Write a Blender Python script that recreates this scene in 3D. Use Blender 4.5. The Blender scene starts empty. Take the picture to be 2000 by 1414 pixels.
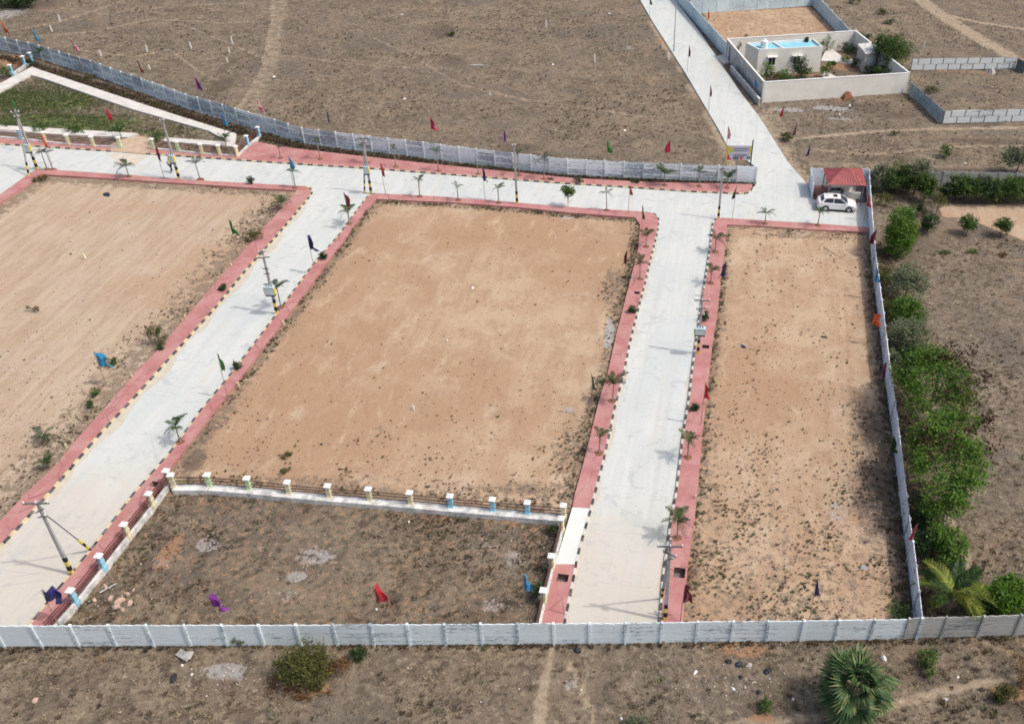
import bpy, math, random
import numpy as np
from mathutils import Vector, Matrix
random.seed(7); RNG = np.random.default_rng(7)
R = math.radians
scene = bpy.context.scene
COL = scene.collection

# ------------------------------------------------------------ camera
CX, CY, FPX, PITCH, ROLL, CAM_H = 1270.863, 731.614, 1873.176, R(37.227), R(2.532), 48.0
F_ = Vector((0, math.cos(PITCH), -math.sin(PITCH)))
R0_ = Vector((1, 0, 0)); U0_ = R0_.cross(F_)
R_ = R0_ * math.cos(ROLL) + U0_ * math.sin(ROLL)
U_ = -R0_ * math.sin(ROLL) + U0_ * math.cos(ROLL)
cam = bpy.data.cameras.new('camera'); camo = bpy.data.objects.new('camera', cam); COL.objects.link(camo)
camo.matrix_world = Matrix(((R_.x, U_.x, -F_.x, 0), (R_.y, U_.y, -F_.y, 0), (R_.z, U_.z, -F_.z, CAM_H), (0, 0, 0, 1)))
cam.sensor_width = 36; cam.lens = FPX / 2000 * 36
cam.shift_x = (1000 - CX) / 2000; cam.shift_y = (CY - 707) / 2000
cam.clip_start = .5; cam.clip_end = 6000
scene.camera = camo

# ------------------------------------------------------------ light
SUN_EL, SUN_DX, SUN_DY = R(56.5), .978, -.205       # the sun stands to the right, a little towards the camera
world = bpy.data.worlds.new('World'); scene.world = world; world.use_nodes = True
wn = world.node_tree.nodes; wl = world.node_tree.links; wn.clear()
sky = wn.new('ShaderNodeTexSky'); sky.sky_type = 'NISHITA'; sky.sun_disc = False
sky.sun_elevation = SUN_EL; sky.sun_rotation = math.atan2(SUN_DX, SUN_DY)
sky.air_density = 1.0; sky.dust_density = 5; sky.ozone_density = .5
bg = wn.new('ShaderNodeBackground'); bg.inputs[1].default_value = .15
wo = wn.new('ShaderNodeOutputWorld'); wl.new(sky.outputs[0], bg.inputs[0]); wl.new(bg.outputs[0], wo.inputs[0])
sl = bpy.data.lights.new('sun', 'SUN'); sl.energy = 2.1; sl.angle = R(1.3); sl.color = (1, .945, .86)
so = bpy.data.objects.new('sun', sl); COL.objects.link(so)
so.rotation_euler = Vector((SUN_DX * math.cos(SUN_EL), SUN_DY * math.cos(SUN_EL), math.sin(SUN_EL))).to_track_quat('Z', 'Y').to_euler()
vs = scene.view_settings
vs.view_transform = 'Standard'; vs.look = 'None'; vs.gamma = 1; vs.exposure = .03; vs.use_curve_mapping = False
scene.cycles.filter_width = 1.65; scene.cycles.max_bounces = 5; scene.cycles.diffuse_bounces = 3

# ------------------------------------------------------------ helpers
def P(px, py, z=0.0):
    """the world point at height z that the photograph shows at (px, py)"""
    d = F_ + R_ * ((px - CX) / FPX) + U_ * ((CY - py) / FPX)
    t = (z - CAM_H) / d.z
    return Vector((d.x * t, d.y * t, z))
def PL(pts, z=0.0): return [P(x, y, z) for x, y in pts]

def tag(o, label=None, cat=None, group=None, kind=None):
    if label: o['label'] = label
    if cat: o['category'] = cat
    if group: o['group'] = group
    if kind: o['kind'] = kind
    return o
def empty(name, loc, rz=0, **k):
    o = bpy.data.objects.new(name, None); COL.objects.link(o)
    o.location = loc; o.rotation_euler = (0, 0, rz); o.empty_display_size = .3
    return tag(o, **k)
def mobj(name, mesh, parent=None, loc=None, rot=None, scl=None):
    o = bpy.data.objects.new(name, mesh); COL.objects.link(o)
    if parent: o.parent = parent
    if loc is not None: o.location = loc
    if rot is not None: o.rotation_euler = rot
    if scl is not None: o.scale = scl
    return o
class MB:
    def __init__(s): s.v = []; s.f = []
    def add(s, vs, fs):
        n = len(s.v); s.v += [tuple(v) for v in vs]; s.f += [tuple(i + n for i in f) for f in fs]; return s
    def box(s, c, d, rz=0, tap=1.0):
        cx, cy, cz = c; a, b, h = d[0] / 2, d[1] / 2, d[2] / 2; q = []
        for z, k in ((-h, 1), (h, tap)):
            for x, y in ((-a, -b), (a, -b), (a, b), (-a, b)):
                x, y = x * k, y * k
                q.append((cx + x * math.cos(rz) - y * math.sin(rz), cy + x * math.sin(rz) + y * math.cos(rz), cz + z))
        return s.add(q, [(3, 2, 1, 0), (4, 5, 6, 7), (0, 1, 5, 4), (1, 2, 6, 5), (2, 3, 7, 6), (3, 0, 4, 7)])
    def tube(s, a, b, r1, r2=None, n=8):
        a, b = Vector(a), Vector(b); r2 = r1 if r2 is None else r2
        d = (b - a).normalized(); u = d.orthogonal().normalized(); w = d.cross(u); q = []
        for p, r in ((a, r1), (b, r2)):
            for i in range(n):
                t = 2 * math.pi * i / n; q.append(p + (u * math.cos(t) + w * math.sin(t)) * r)
        fs = [(i, (i + 1) % n, (i + 1) % n + n, i + n) for i in range(n)] + [tuple(range(n - 1, -1, -1)), tuple(range(n, 2 * n))]
        return s.add(q, fs)
    def prism(s, poly, z0, z1):
        n = len(poly); ar = sum(poly[i][0] * poly[(i + 1) % n][1] - poly[(i + 1) % n][0] * poly[i][1] for i in range(n))
        if ar < 0: poly = poly[::-1]
        q = [(p[0], p[1], z0) for p in poly] + [(p[0], p[1], z1) for p in poly]
        return s.add(q, [tuple(range(n - 1, -1, -1)), tuple(range(n, 2 * n))] + [(i, (i + 1) % n, (i + 1) % n + n, i + n) for i in range(n)])
    def mesh(s, name, mat, smooth=False):
        m = bpy.data.meshes.new(name); m.from_pydata(s.v, [], s.f)
        if mat: m.materials.append(mat)
        if smooth: m.polygons.foreach_set('use_smooth', [True] * len(m.polygons))
        m.update(); return m
    def build(s, name, mat, parent=None, loc=None, rot=None, smooth=False): return mobj(name, s.mesh(name, mat, smooth), parent, loc, rot)
def fastmesh(name, V, Fc, mat, k, tint=None):
    """V (n,3) vertices, Fc (m,k) faces of k corners"""
    m = bpy.data.meshes.new(name); m.vertices.add(len(V)); m.vertices.foreach_set('co', V.astype(np.float32).ravel())
    m.loops.add(Fc.size); m.loops.foreach_set('vertex_index', Fc.astype(np.int32).ravel())
    m.polygons.add(len(Fc)); m.polygons.foreach_set('loop_start', np.arange(0, Fc.size, k, dtype=np.int32))
    m.polygons.foreach_set('loop_total', np.full(len(Fc), k, dtype=np.int32))
    if mat: m.materials.append(mat)
    if tint is not None:
        a = m.attributes.new('tint', 'FLOAT', 'POINT'); a.data.foreach_set('value', tint.astype(np.float32))
    m.update(calc_edges=True); return m

# ------------------------------------------------------------ materials
class NT:
    def __init__(s, name, rough=.85, spec=.25):
        s.m = bpy.data.materials.new(name); s.m.use_nodes = True; s.t = s.m.node_tree; s.N = s.t.nodes; s.L = s.t.links
        s.b = s.N['Principled BSDF']; s.b.inputs['Roughness'].default_value = rough; s.b.inputs['Specular IOR Level'].default_value = spec
        s.pos = s.N.new('ShaderNodeNewGeometry').outputs['Position']
    def objc(s): return s.N.new('ShaderNodeTexCoord').outputs['Object']
    def inp(s, sock, v):
        if isinstance(v, bpy.types.NodeSocket): s.L.new(v, sock)
        elif isinstance(v, tuple) and len(v) == 3 and sock.type == 'RGBA': sock.default_value = (*v, 1)
        else: sock.default_value = v
    def map(s, vec, scale=(1, 1, 1), rz=0, loc=(0, 0, 0)):
        n = s.N.new('ShaderNodeMapping'); s.L.new(vec, n.inputs[0]); n.inputs['Scale'].default_value = scale; n.inputs['Rotation'].default_value = (0, 0, rz); n.inputs['Location'].default_value = loc
        return n.outputs[0]
    def noise(s, vec, scale, det=3, rough=.55, dist=0):
        n = s.N.new('ShaderNodeTexNoise'); s.L.new(vec, n.inputs['Vector']); n.inputs['Scale'].default_value = scale
        n.inputs['Detail'].default_value = det; n.inputs['Roughness'].default_value = rough; n.inputs['Distortion'].default_value = dist
        return n.outputs[0]
    def ma(s, op, a, b=0.0, c=0.0, clamp=False):
        n = s.N.new('ShaderNodeMath'); n.operation = op; n.use_clamp = clamp
        for i, v in enumerate((a, b, c)): s.inp(n.inputs[i], v)
        return n.outputs[0]
    def step(s, v, lo, hi, a=0.0, b=1.0):
        n = s.N.new('ShaderNodeMapRange'); n.interpolation_type = 'SMOOTHSTEP' ; s.inp(n.inputs[0], v)
        for i, x in enumerate((lo, hi, a, b)): n.inputs[i + 1].default_value = x
        return n.outputs[0]
    def mix(s, f, a, b, mode='MIX'):
        n = s.N.new('ShaderNodeMix'); n.data_type = 'RGBA'; n.blend_type = mode; n.clamp_factor = True
        s.inp(n.inputs[0], f); s.inp(n.inputs[6], a); s.inp(n.inputs[7], b); return n.outputs[2]
    def attr(s, name): 
        n = s.N.new('ShaderNodeAttribute'); n.attribute_name = name; return n
    def rnd(s): return s.N.new('ShaderNodeObjectInfo').outputs['Random']
    def col(s, v): s.inp(s.b.inputs['Base Color'], v); return s
    def bump(s, h, dist=.05, st=.6):
        n = s.N.new('ShaderNodeBump'); n.inputs['Distance'].default_value = dist; n.inputs['Strength'].default_value = st
        s.L.new(h, n.inputs['Height']); s.L.new(n.outputs[0], s.b.inputs['Normal']); return s
def simple(name, c, rough=.7, spec=.3, var=.12, scale=3, metal=0, obj=False):
    n = NT(name, rough, spec); v = n.objc() if obj else n.pos
    f = n.noise(v, scale, 4, .6)
    d = tuple(x * (1 - var) for x in c); e = tuple(min(1, x * (1 + var)) for x in c)
    n.col(n.mix(n.step(f, .3, .7), d, e)); n.b.inputs['Metallic'].default_value = metal
    n.b.inputs['Roughness'].default_value = rough
    return n.m

ROAD_ANG = R(84.9)
def ground_material():
    n = NT('soil and dry scrub', .95, .1); p = n.pos
    A = n.attr('zone_a'); B = n.attr('zone_b')
    sa = n.N.new('ShaderNodeSeparateColor'); n.L.new(A.outputs['Color'], sa.inputs[0])
    sb = n.N.new('ShaderNodeSeparateColor'); n.L.new(B.outputs['Color'], sb.inputs[0])
    soil, pale, lawn, track = sa.outputs[0], sa.outputs[1], sa.outputs[2], A.outputs['Alpha']
    dark, grey, red, weed = sb.outputs[0], sb.outputs[1], sb.outputs[2], B.outputs['Alpha']
    big = n.noise(p, .045, 4, .55); mid = n.noise(p, .32, 5, .62, .4); fine = n.noise(p, 2.2, 5, .68); grain = n.noise(p, 9, 4, .7)
    along = n.map(p, (1, 1, 1), -ROAD_ANG)                    # x runs along the plots
    streak = n.noise(n.map(along, (.16, 1.3, 1)), 1, 5, .6, .5); streak2 = n.noise(n.map(along, (.5, 5.5, 1), 0, (7, 3, 0)), 1, 4, .6)
    # scrub: brown and straw
    scrub = n.mix(n.step(mid, .36, .64), (.172, .140, .104), (.265, .213, .153))
    scrub = n.mix(n.step(big, .4, .66, 0, .6), scrub, (.188, .158, .134))
    scrub = n.mix(n.step(fine, .52, .70, 0, .8), scrub, (.40, .33, .235))
    scrub = n.mix(n.step(fine, .46, .33, 0, .75), scrub, (.078, .060, .043))
    scrub = n.mix(n.step(grain, .45, .3, 0, .5), scrub, (.08, .064, .05))
    # graded orange soil
    so_ = n.mix(n.step(streak, .34, .66), (.405, .278, .182), (.455, .325, .220))
    so_ = n.mix(n.step(mid, .44, .60, 0, .8), so_, (.50, .375, .262))
    so_ = n.mix(n.step(big, .44, .58, 0, .8), so_, (.385, .250, .158))
    so_ = n.mix(n.step(streak2, .54, .74, 0, .25), so_, (.57, .43, .32))
    so_ = n.mix(n.step(n.noise(n.map(along, (.4, 1, 1)), .6, 6, .72, .5), .52, .72, 0, .7), so_, (.55, .435, .318))
    so_ = n.mix(n.step(n.noise(p, .35, 5, .7, .7), .52, .70, 0, .55), so_, (.345, .228, .152))
    # the left plot: paler, pinkish sand
    pa = n.mix(n.step(streak, .34, .66), (.42, .315, .225), (.495, .395, .295))
    pa = n.mix(n.step(big, .45, .6, 0, .75), pa, (.43, .295, .195))
    pa = n.mix(n.step(streak2, .52, .72, 0, .4), pa, (.56, .475, .39))
    pa = n.mix(n.step(mid, .5, .7, 0, .5), pa, (.50, .40, .32))
    so_ = n.mix(pale, so_, pa)
    so_ = n.mix(n.step(fine, .44, .28, 0, .55), so_, (.30, .19, .13))
    so_ = n.mix(n.step(grain, .40, .27, 0, .6), so_, (.19, .125, .09))
    # verge weeds eat into the plots
    wn_ = n.ma('ADD', n.ma('MULTIPLY', weed, .55), n.ma('MULTIPLY', n.ma('SUBTRACT', n.noise(p, 1.5, 5, .7), .5), 1.7))
    vg = n.mix(n.step(grain, .35, .6), (.12, .095, .07), (.28, .215, .155))
    so_ = n.mix(n.step(wn_, .22, .45, 0, .8), so_, vg)
    soil_f = n.step(n.ma('ADD', soil, n.ma('MULTIPLY', n.ma('SUBTRACT', fine, .5), .35)), .42, .58)
    hum = n.noise(p, 1.05, 5, .72, 1.0)
    scrub = n.mix(n.step(hum, .47, .36, 0, .65), scrub, (.085, .068, .052)); scrub = n.mix(n.step(hum, .56, .68, 0, .5), scrub, (.36, .30, .215))
    scrub = n.mix(n.step(n.noise(p, .16, 4, .6, 1), .54, .66, 0, .5), scrub, (.27, .195, .135)); scrub = n.mix(n.step(n.noise(n.map(p, (1, 1, 1), 0, (31, 7, 0)), .09, 4, .6, 1), .52, .66, 0, .5), scrub, (.15, .130, .112))
    c = n.mix(soil_f, scrub, so_)
    # worn tracks
    tf = n.step(n.ma('ADD', track, n.ma('MULTIPLY', n.ma('SUBTRACT', n.noise(p, .9, 6, .75), .5), 1.7)), .35, .95, 0, .8)
    c = n.mix(tf, c, n.mix(n.step(fine, .3, .7), (.34, .26, .18), (.50, .41, .30)))
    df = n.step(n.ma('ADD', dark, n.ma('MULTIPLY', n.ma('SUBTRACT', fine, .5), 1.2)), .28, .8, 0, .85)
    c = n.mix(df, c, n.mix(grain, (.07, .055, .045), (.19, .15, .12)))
    gl = n.ma('ADD', lawn, n.ma('MULTIPLY', n.ma('SUBTRACT', mid, .5), 1.6))
    c = n.mix(n.step(gl, .45, .85, 0, .8), c, n.mix(n.step(fine, .35, .65), (.075, .13, .03), (.19, .23, .085)))
    gf = n.step(n.ma('ADD', grey, n.ma('MULTIPLY', n.ma('SUBTRACT', fine, .5), 1.3)), .42, .62, 0, .9)
    c = n.mix(gf, c, n.mix(grain, (.20, .19, .19), (.56, .54, .52)))
    rf = n.step(n.ma('ADD', red, n.ma('MULTIPLY', n.ma('SUBTRACT', fine, .5), 1.1)), .4, .7, 0, .75)
    c = n.mix(rf, c, n.mix(grain, (.30, .15, .085), (.50, .30, .18)))
    n.col(c)
    h = n.ma('ADD', n.ma('MULTIPLY', fine, .8), n.ma('MULTIPLY', grain, .45))
    h = n.ma('MULTIPLY', h, n.mix(soil_f, (1, 1, 1), (.42, .42, .42)))
    n.bump(h, .22, .9)
    return n.m
M = {}
M['ground'] = ground_material()
def road_mat():
    n = NT('worn pale concrete', .8, .3); p = n.pos
    big = n.noise(p, .12, 5, .6, .6); al = n.map(p, (1, 1, 1), -ROAD_ANG)
    st = n.noise(n.map(al, (.14, 1.1, 1)), 1, 5, .65, .6); fine = n.noise(p, 5, 4, .7)
    c = n.mix(n.step(st, .35, .68), (.545, .575, .555), (.605, .62, .595))
    c = n.mix(n.step(big, .45, .66, 0, .7), c, (.52, .56, .56))
    sp = n.N.new('ShaderNodeSeparateXYZ'); n.L.new(p, sp.inputs[0])
    near = n.ma('ADD', n.step(sp.outputs[1], 60, 42), n.ma('MULTIPLY', n.ma('SUBTRACT', big, .5), 1.3))
    c = n.mix(n.step(near, .3, 1.05, 0, .85), c, (.56, .515, .445))
    edge = n.noise(n.map(al, (.05, .55, 1), 0, (11, 5, 0)), 1, 4, .6, .8)
    c = n.mix(n.step(edge, .56, .70, 0, .45), c, (.58, .53, .44))
    c = n.mix(n.step(n.noise(p, .45, 5, .7, 1.5), .54, .68, 0, .55), c, (.40, .43, .425))
    c = n.mix(n.step(n.noise(p, 1.6, 5, .7, 2), .57, .72, 0, .5), c, (.36, .37, .355))
    c = n.mix(n.step(fine, .42, .3, 0, .2), c, (.35, .36, .36))
    ml = n.N.new('ShaderNodeSeparateXYZ'); n.L.new(al, ml.inputs[0]); jm = n.ma('PINGPONG', ml.outputs[0], 2.25)
    c = n.mix(n.ma('MULTIPLY', n.step(jm, .035, .012), n.step(n.noise(p, .5, 3), .40, .60, 0, .38)), c, (.33, .34, .34))
    c = n.mix(n.step(n.noise(n.map(al, (.035, 1.5, 1), 0, (3, 9, 0)), 1, 4, .6, .3), .52, .70, 0, .38), c, (.47, .48, .465))
    # hairline shrinkage cracks
    v = n.N.new('ShaderNodeTexVoronoi'); v.feature = 'DISTANCE_TO_EDGE'; n.L.new(n.map(al, (.22, .13, 1)), v.inputs['Vector']); v.inputs['Scale'].default_value = 1
    ck = n.ma('MULTIPLY', n.step(v.outputs[0], .006, .001), n.step(n.noise(p, .3), .5, .6))
    c = n.mix(n.ma('MULTIPLY', ck, .35), c, (.28, .29, .29))
    n.col(c); n.bump(fine, .01, .4); return n.m
M['road'] = road_mat()
def red_mat():
    n = NT('faded red paint on screed', .75, .3); p = n.pos
    a = n.noise(p, .5, 5, .65, .5); f = n.noise(p, 6, 4, .7)
    c = n.mix(n.step(a, .35, .68), (.42, .178, .168), (.50, .255, .242))
    c = n.mix(n.step(n.noise(p, .23, 4, .6), .50, .66, 0, .5), c, (.47, .27, .245))
    c = n.mix(n.step(n.noise(p, 1.0, 6, .75, 1), .55, .70, 0, .7), c, (.50, .38, .30))
    c = n.mix(n.step(f, .4, .28, 0, .5), c, (.26, .12, .11))
    al = n.map(p, (1, 1, 1), -ROAD_ANG); v = n.N.new('ShaderNodeTexVoronoi'); v.feature = 'DISTANCE_TO_EDGE'
    n.L.new(n.map(al, (.35, .7, 1)), v.inputs['Vector']); v.inputs['Scale'].default_value = 1
    c = n.mix(n.ma('MULTIPLY', n.step(v.outputs[0], .022, .006), n.step(n.noise(p, .4), .42, .6, 0, .6)), c, (.20, .09, .09))
    n.col(c); n.bump(f, .01, .4); return n.m
M['red'] = red_mat()
def paint(name, c, dirt, lo=.5, hi=.72, sc=2.2):
    n = NT(name, .7, .3); o = n.pos; r = n.rnd()
    off = n.N.new('ShaderNodeVectorMath'); off.operation = 'ADD'; n.L.new(o, off.inputs[0])
    cmb = n.N.new('ShaderNodeCombineXYZ'); n.inp(cmb.inputs[2], n.ma('MULTIPLY', r, 30)); n.L.new(cmb.outputs[0], off.inputs[1])
    a = n.noise(off.outputs[0], sc, 5, .7); cc = n.mix(n.step(r, 0, 1, 0, .25), c, tuple(x * .72 for x in c))
    n.col(n.mix(n.step(a, lo, hi, 0, .85), cc, dirt)); return n.m
M['kerb_yellow'] = paint('worn yellow kerb paint', (.66, .58, .36), (.42, .38, .30), .44, .7)
M['kerb_white'] = paint('worn white kerb paint', (.62, .62, .58), (.38, .36, .33), .44, .7)
M['kerb_black'] = paint('worn black kerb paint', (.05, .055, .06), (.24, .24, .235), .42, .7)
def wallmat(name, c, stain, amt, far=False, sc=1.0):
    """whitewashed precast planks with black mould running along them"""
    n = NT(name, .85, .2); p = n.objc(); r = n.rnd()
    off = n.N.new('ShaderNodeVectorMath'); off.operation = 'ADD'; n.L.new(p, off.inputs[0])
    cmb = n.N.new('ShaderNodeCombineXYZ')
    n.inp(cmb.inputs[0], n.ma('MULTIPLY', r, 57)); n.inp(cmb.inputs[1], n.ma('MULTIPLY', r, 23)); n.L.new(cmb.outputs[0], off.inputs[1])
    q = off.outputs[0]
    a = n.noise(n.map(q, (4.5, 3, 8 * sc)), 1, 6, .78, .5); b = n.noise(n.map(q, (9, 9, 3)), 1, 4, .7)
    wide = n.noise(n.map(n.pos, (.16, .16, .16)), 1, 3, .6)
    g = n.ma('ADD', a, n.ma('MULTIPLY', n.ma('SUBTRACT', wide, .5), .5))
    g = n.ma('ADD', g, n.ma('MULTIPLY', n.ma('SUBTRACT', r, .5), .16))
    sz = n.N.new('ShaderNodeSeparateXYZ'); n.L.new(p, sz.inputs[0]); g = n.ma('ADD', g, n.step(n.ma('ABSOLUTE', sz.outputs[2]), .10, .19, 0, .075))
    if far:
        sp = n.N.new('ShaderNodeSeparateXYZ'); n.L.new(n.pos, sp.inputs[0])
        g = n.ma('ADD', g, n.step(sp.outputs[0], -15, -50, 0, .075))
    cc = n.mix(n.step(b, .3, .7), tuple(x * .92 for x in c), c)
    cc = n.mix(n.step(n.noise(n.pos, .9, 4, .65), .5, .7, 0, .3), cc, tuple(x * y for x, y in zip(c, (.86, .84, .80))))
    n.col(n.mix(n.step(g, amt, amt + .07, 0, .85), cc, stain)); n.bump(b, .01, .4); return n.m
M['wall_front'] = wallmat('whitewashed precast plank', (.80, .90, .94), (.22, .27, .32), .60)
M['wall_far'] = wallmat('mouldy whitewashed precast plank', (.80, .89, .93), (.22, .27, .32), .545, True, 1.5)
M['wall_side'] = wallmat('blue-grey washed precast plank', (.78, .86, .93), (.17, .20, .25), .60)
M['wall_post'] = wallmat('whitewashed post', (.74, .81, .84), (.3, .34, .38), .62)
M['wall_grey'] = wallmat('bare grey precast plank', (.47, .48, .46), (.17, .19, .19), .57)
M['wall_block'] = wallmat('pale precast block', (.74, .79, .80), (.25, .30, .34), .64)
M['wall_blue'] = wallmat('pale blue sheet wall', (.60, .74, .80), (.36, .44, .50), .62)
M['wall_dark'] = wallmat('dark joint concrete', (.16, .20, .23), (.09, .11, .12), .58)
M['cream'] = simple('cream plastered wall', (.78, .77, .71), .85, .2, .05, .8)
M['cream_grey'] = simple('unpainted rough plaster', (.46, .46, .45), .9, .1, .2, 1.2)
M['white'] = simple('white paint', (.80, .80, .77), .6, .3, .05, 2)
M['slab_white'] = simple('white painted slab', (.68, .69, .67), .7, .3, .04, .7)
M['path_white'] = simple('pale concrete path', (.62, .60, .56), .8, .2, .1, .8)
M['plinth'] = simple('stained white plinth', (.60, .60, .58), .85, .2, .32, 1.8)
M['p_cream'] = paint('cream pillar paint', (.72, .66, .45), (.45, .42, .33), .6, .8)
M['p_green'] = paint('pale green pillar paint', (.56, .68, .44), (.38, .42, .33), .6, .8)
M['p_blue'] = paint('sky blue pillar paint', (.33, .62, .76), (.28, .40, .44), .6, .8)
M['rail'] = simple('dark red painted rail', (.135, .045, .045), .6, .4, .2, 3)
M['rail_brown'] = simple('rusty brown rail', (.11, .062, .048), .7, .3, .25, 3)
M['bamboo'] = simple('weathered bamboo', (.33, .26, .17), .8, .2, .25, 4)
M['conc_pole'] = simple('cast concrete pole', (.40, .40, .40), .85, .2, .14, 2)
M['steel'] = simple('galvanised steel', (.20, .20, .21), .5, .5, .15, 4, .4)
M['box_blue'] = simple('pale blue enamel box', (.50, .62, .68), .5, .4, .06, 3)
M['yellow'] = simple('yellow enamel', (.75, .62, .08), .6, .4, .08, 3)
M['black'] = simple('black rubber and paint', (.02, .02, .022), .6, .4, .2, 3)
M['pit'] = simple('raw pit wall', (.20, .17, .16), .95, .1, .25, 4)
M['ceramic'] = simple('white porcelain', (.8, .8, .78), .3, .5, .03, 3)
M['rooftop'] = simple('blue waterproofed roof', (.26, .57, .72), .6, .3, .08, .8)
M['sheet'] = simple('red roofing sheet', (.36, .10, .10), .5, .4, .13, 1.3)
M['tile_red'] = simple('dull red floor', (.26, .12, .12), .7, .3, .15, 1.5)
M['glass'] = simple('dark window glass', (.03, .035, .04), .15, .6, .1, 2)
M['car'] = simple('white car paint', (.80, .81, .81), .25, .55, .01, 1)
M['chrome'] = simple('grey alloy', (.42, .42, .43), .35, .5, .05, 3, .6)
M['lamp_clear'] = simple('clear headlamp lens', (.55, .57, .58), .15, .6, .03, 3)
M['lamp_red'] = simple('red lamp lens', (.35, .02, .02), .3, .5, .03, 3)
M['skin'] = simple('brown skin', (.20, .105, .065), .6, .3, .05, 3)
M['shirt'] = simple('white cotton', (.78, .78, .76), .8, .1, .04, 6)
M['trousers'] = simple('dark cotton', (.025, .026, .032), .8, .1, .1, 6)
M['hair'] = simple('black hair', (.01, .009, .008), .6, .3, .1, 8)
M['rock_pink'] = simple('pinkish broken rock', (.50, .36, .29), .9, .2, .25, 2)
M['rock_grey'] = simple('grey broken concrete', (.42, .41, .39), .9, .2, .25, 2)
M['plastic_white'] = simple('white plastic litter', (.78, .77, .74), .5, .3, .06, 3)
M['plastic_black'] = simple('black plastic sheet', (.028, .03, .038), .45, .4, .3, 3)
M['cloth_dark'] = simple('dark discarded cloth', (.05, .045, .06), .9, .1, .4, 4)
def tinted(name, a, b, c=None, rough=.75, trans=0, spec=.25):
    n = NT(name, rough, spec); t = n.attr('tint').outputs['Fac']; r = n.rnd()
    k = n.mix(n.step(t, 0, 1), a, b)
    if c: k = n.mix(n.step(t, .86, .93), k, c)
    k = n.mix(n.step(r, 0, 1, 0, .22), k, tuple(x * .6 for x in a)); n.col(k)
    if trans:
        tr = n.N.new('ShaderNodeBsdfTranslucent'); n.inp(tr.inputs[0], k); ad = n.N.new('ShaderNodeMixShader'); ad.inputs[0].default_value = trans
        out = n.N['Material Output']; n.L.new(n.b.outputs[0], ad.inputs[1]); n.L.new(tr.outputs[0], ad.inputs[2]); n.L.new(ad.outputs[0], out.inputs[0])
    return n.m
M['leaf'] = tinted('mid green leaves', (.040, .085, .022), (.13, .21, .045), (.21, .27, .07), .6, .3)
M['leaf_bright'] = tinted('fresh green leaves', (.055, .13, .018), (.16, .30, .035), (.24, .37, .06), .6, .3)
M['leaf_tree'] = tinted('feathery tree leaves', (.045, .11, .018), (.16, .28, .04), (.27, .38, .06), .6, .3)
M['leaf_dark'] = tinted('dark green leaves', (.022, .05, .018), (.07, .12, .04), (.12, .18, .06), .6, .25)
M['leaf_grey'] = tinted('dusty grey-green leaves', (.085, .11, .06), (.22, .26, .15), (.30, .32, .21), .7, .25)
M['leaf_olive'] = tinted('olive and yellow leaves', (.05, .055, .02), (.15, .155, .04), (.33, .28, .06), .7, .25)
M['leaf_dry'] = tinted('dry reddish leaves', (.11, .06, .03), (.26, .14, .06), (.36, .24, .09), .8, .2)
M['frond'] = tinted('palm frond leaflets', (.022, .05, .014), (.075, .13, .03), (.16, .21, .06), .5, .3)
M['frond_grey'] = tinted('dusty palm frond leaflets', (.04, .062, .035), (.10, .14, .07), (.18, .20, .12), .6, .3)
M['frond_yellow'] = tinted('yellowing coconut leaflets', (.12, .17, .03), (.32, .36, .07), (.48, .42, .12), .5, .3)
M['fan'] = tinted('palmyra fan segments', (.035, .075, .03), (.12, .20, .075), (.25, .27, .12), .5, .25)
M['pod'] = tinted('brown seed pods', (.030, .014, .010), (.10, .045, .03), None, .8, 0)
M['grass_dry'] = tinted('dry grass blades', (.14, .11, .072), (.44, .36, .245), (.09, .07, .055), .9, .15, .1)
M['weed'] = tinted('withered weeds', (.055, .042, .030), (.17, .125, .085), (.10, .12, .05), .9, .1, .1)
M['weed_green'] = tinted('low green weeds', (.05, .075, .03), (.13, .17, .06), (.20, .19, .10), .8, .2, .1)
M['edge_weed'] = tinted('half dry edge weeds', (.07, .065, .038), (.20, .165, .10), (.11, .14, .055), .9, .15, .1)
M['clod'] = tinted('earth clods', (.10, .065, .045), (.26, .17, .12), (.5, .44, .38), .95, 0, .1)
M['chip'] = tinted('pale chips and litter', (.40, .37, .33), (.66, .63, .59), None, .8, 0, .2)
M['twig'] = simple('grey bark', (.16, .125, .095), .9, .1, .25, 5)
M['trunk_palm'] = simple('grey palm stem', (.27, .24, .20), .9, .1, .25, 6)
M['trunk_green'] = simple('pale green stem', (.30, .32, .20), .8, .2, .2, 6)
M['soil_ring'] = simple('dug red soil', (.24, .115, .075), .95, .1, .3, 5)

# ------------------------------------------------------------ outlines (ground plan)
L_KERB = [(-190, 1262), (0, 1070), (42, 1026), (107, 953), (194, 851), (267, 773), (340, 692), (419, 605), (480, 530), (545, 457), (600, 392), (610, 379), (608, 370), (598, 366)]
NEAR_L = [(598, 366), (520, 362), (393, 355), (262, 345), (90, 333), (73, 333), (60, 340), (0, 383), (-250, 560)]
FAR_A = [(-320, 262), (0, 283), (217, 297)]
FAR_B = [(285, 302), (520, 318), (611, 324), (742, 332), (1000, 352), (1091, 359), (1222, 367), (1353, 376), (1452, 380), (1464, 377), (1469, 370)]
APP_L = [(1478, 358), (1474, 325), (1420, 285), (1405, 256), (1339, 144), (1274, 42), (1250, 0), (1215, -60)]
APP_R = [(1275, -62), (1318, 0), (1368, 65), (1400, 112), (1444, 178), (1480, 225), (1496, 249), (1538, 316), (1577, 361), (1584, 388), (1604, 396), (1692, 397), (1697, 446)]
NEAR_R = [(1697, 446), (1581, 438), (1480, 432), (1412, 428), (1399, 429)]
RR_KERB = [(1399, 429), (1392, 437), (1387, 483), (1376, 554), (1368, 606), (1355, 699), (1345, 783), (1334, 851), (1320, 970), (1313, 1000), (1305, 1057), (1295, 1125), (1286, 1255)]
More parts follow.
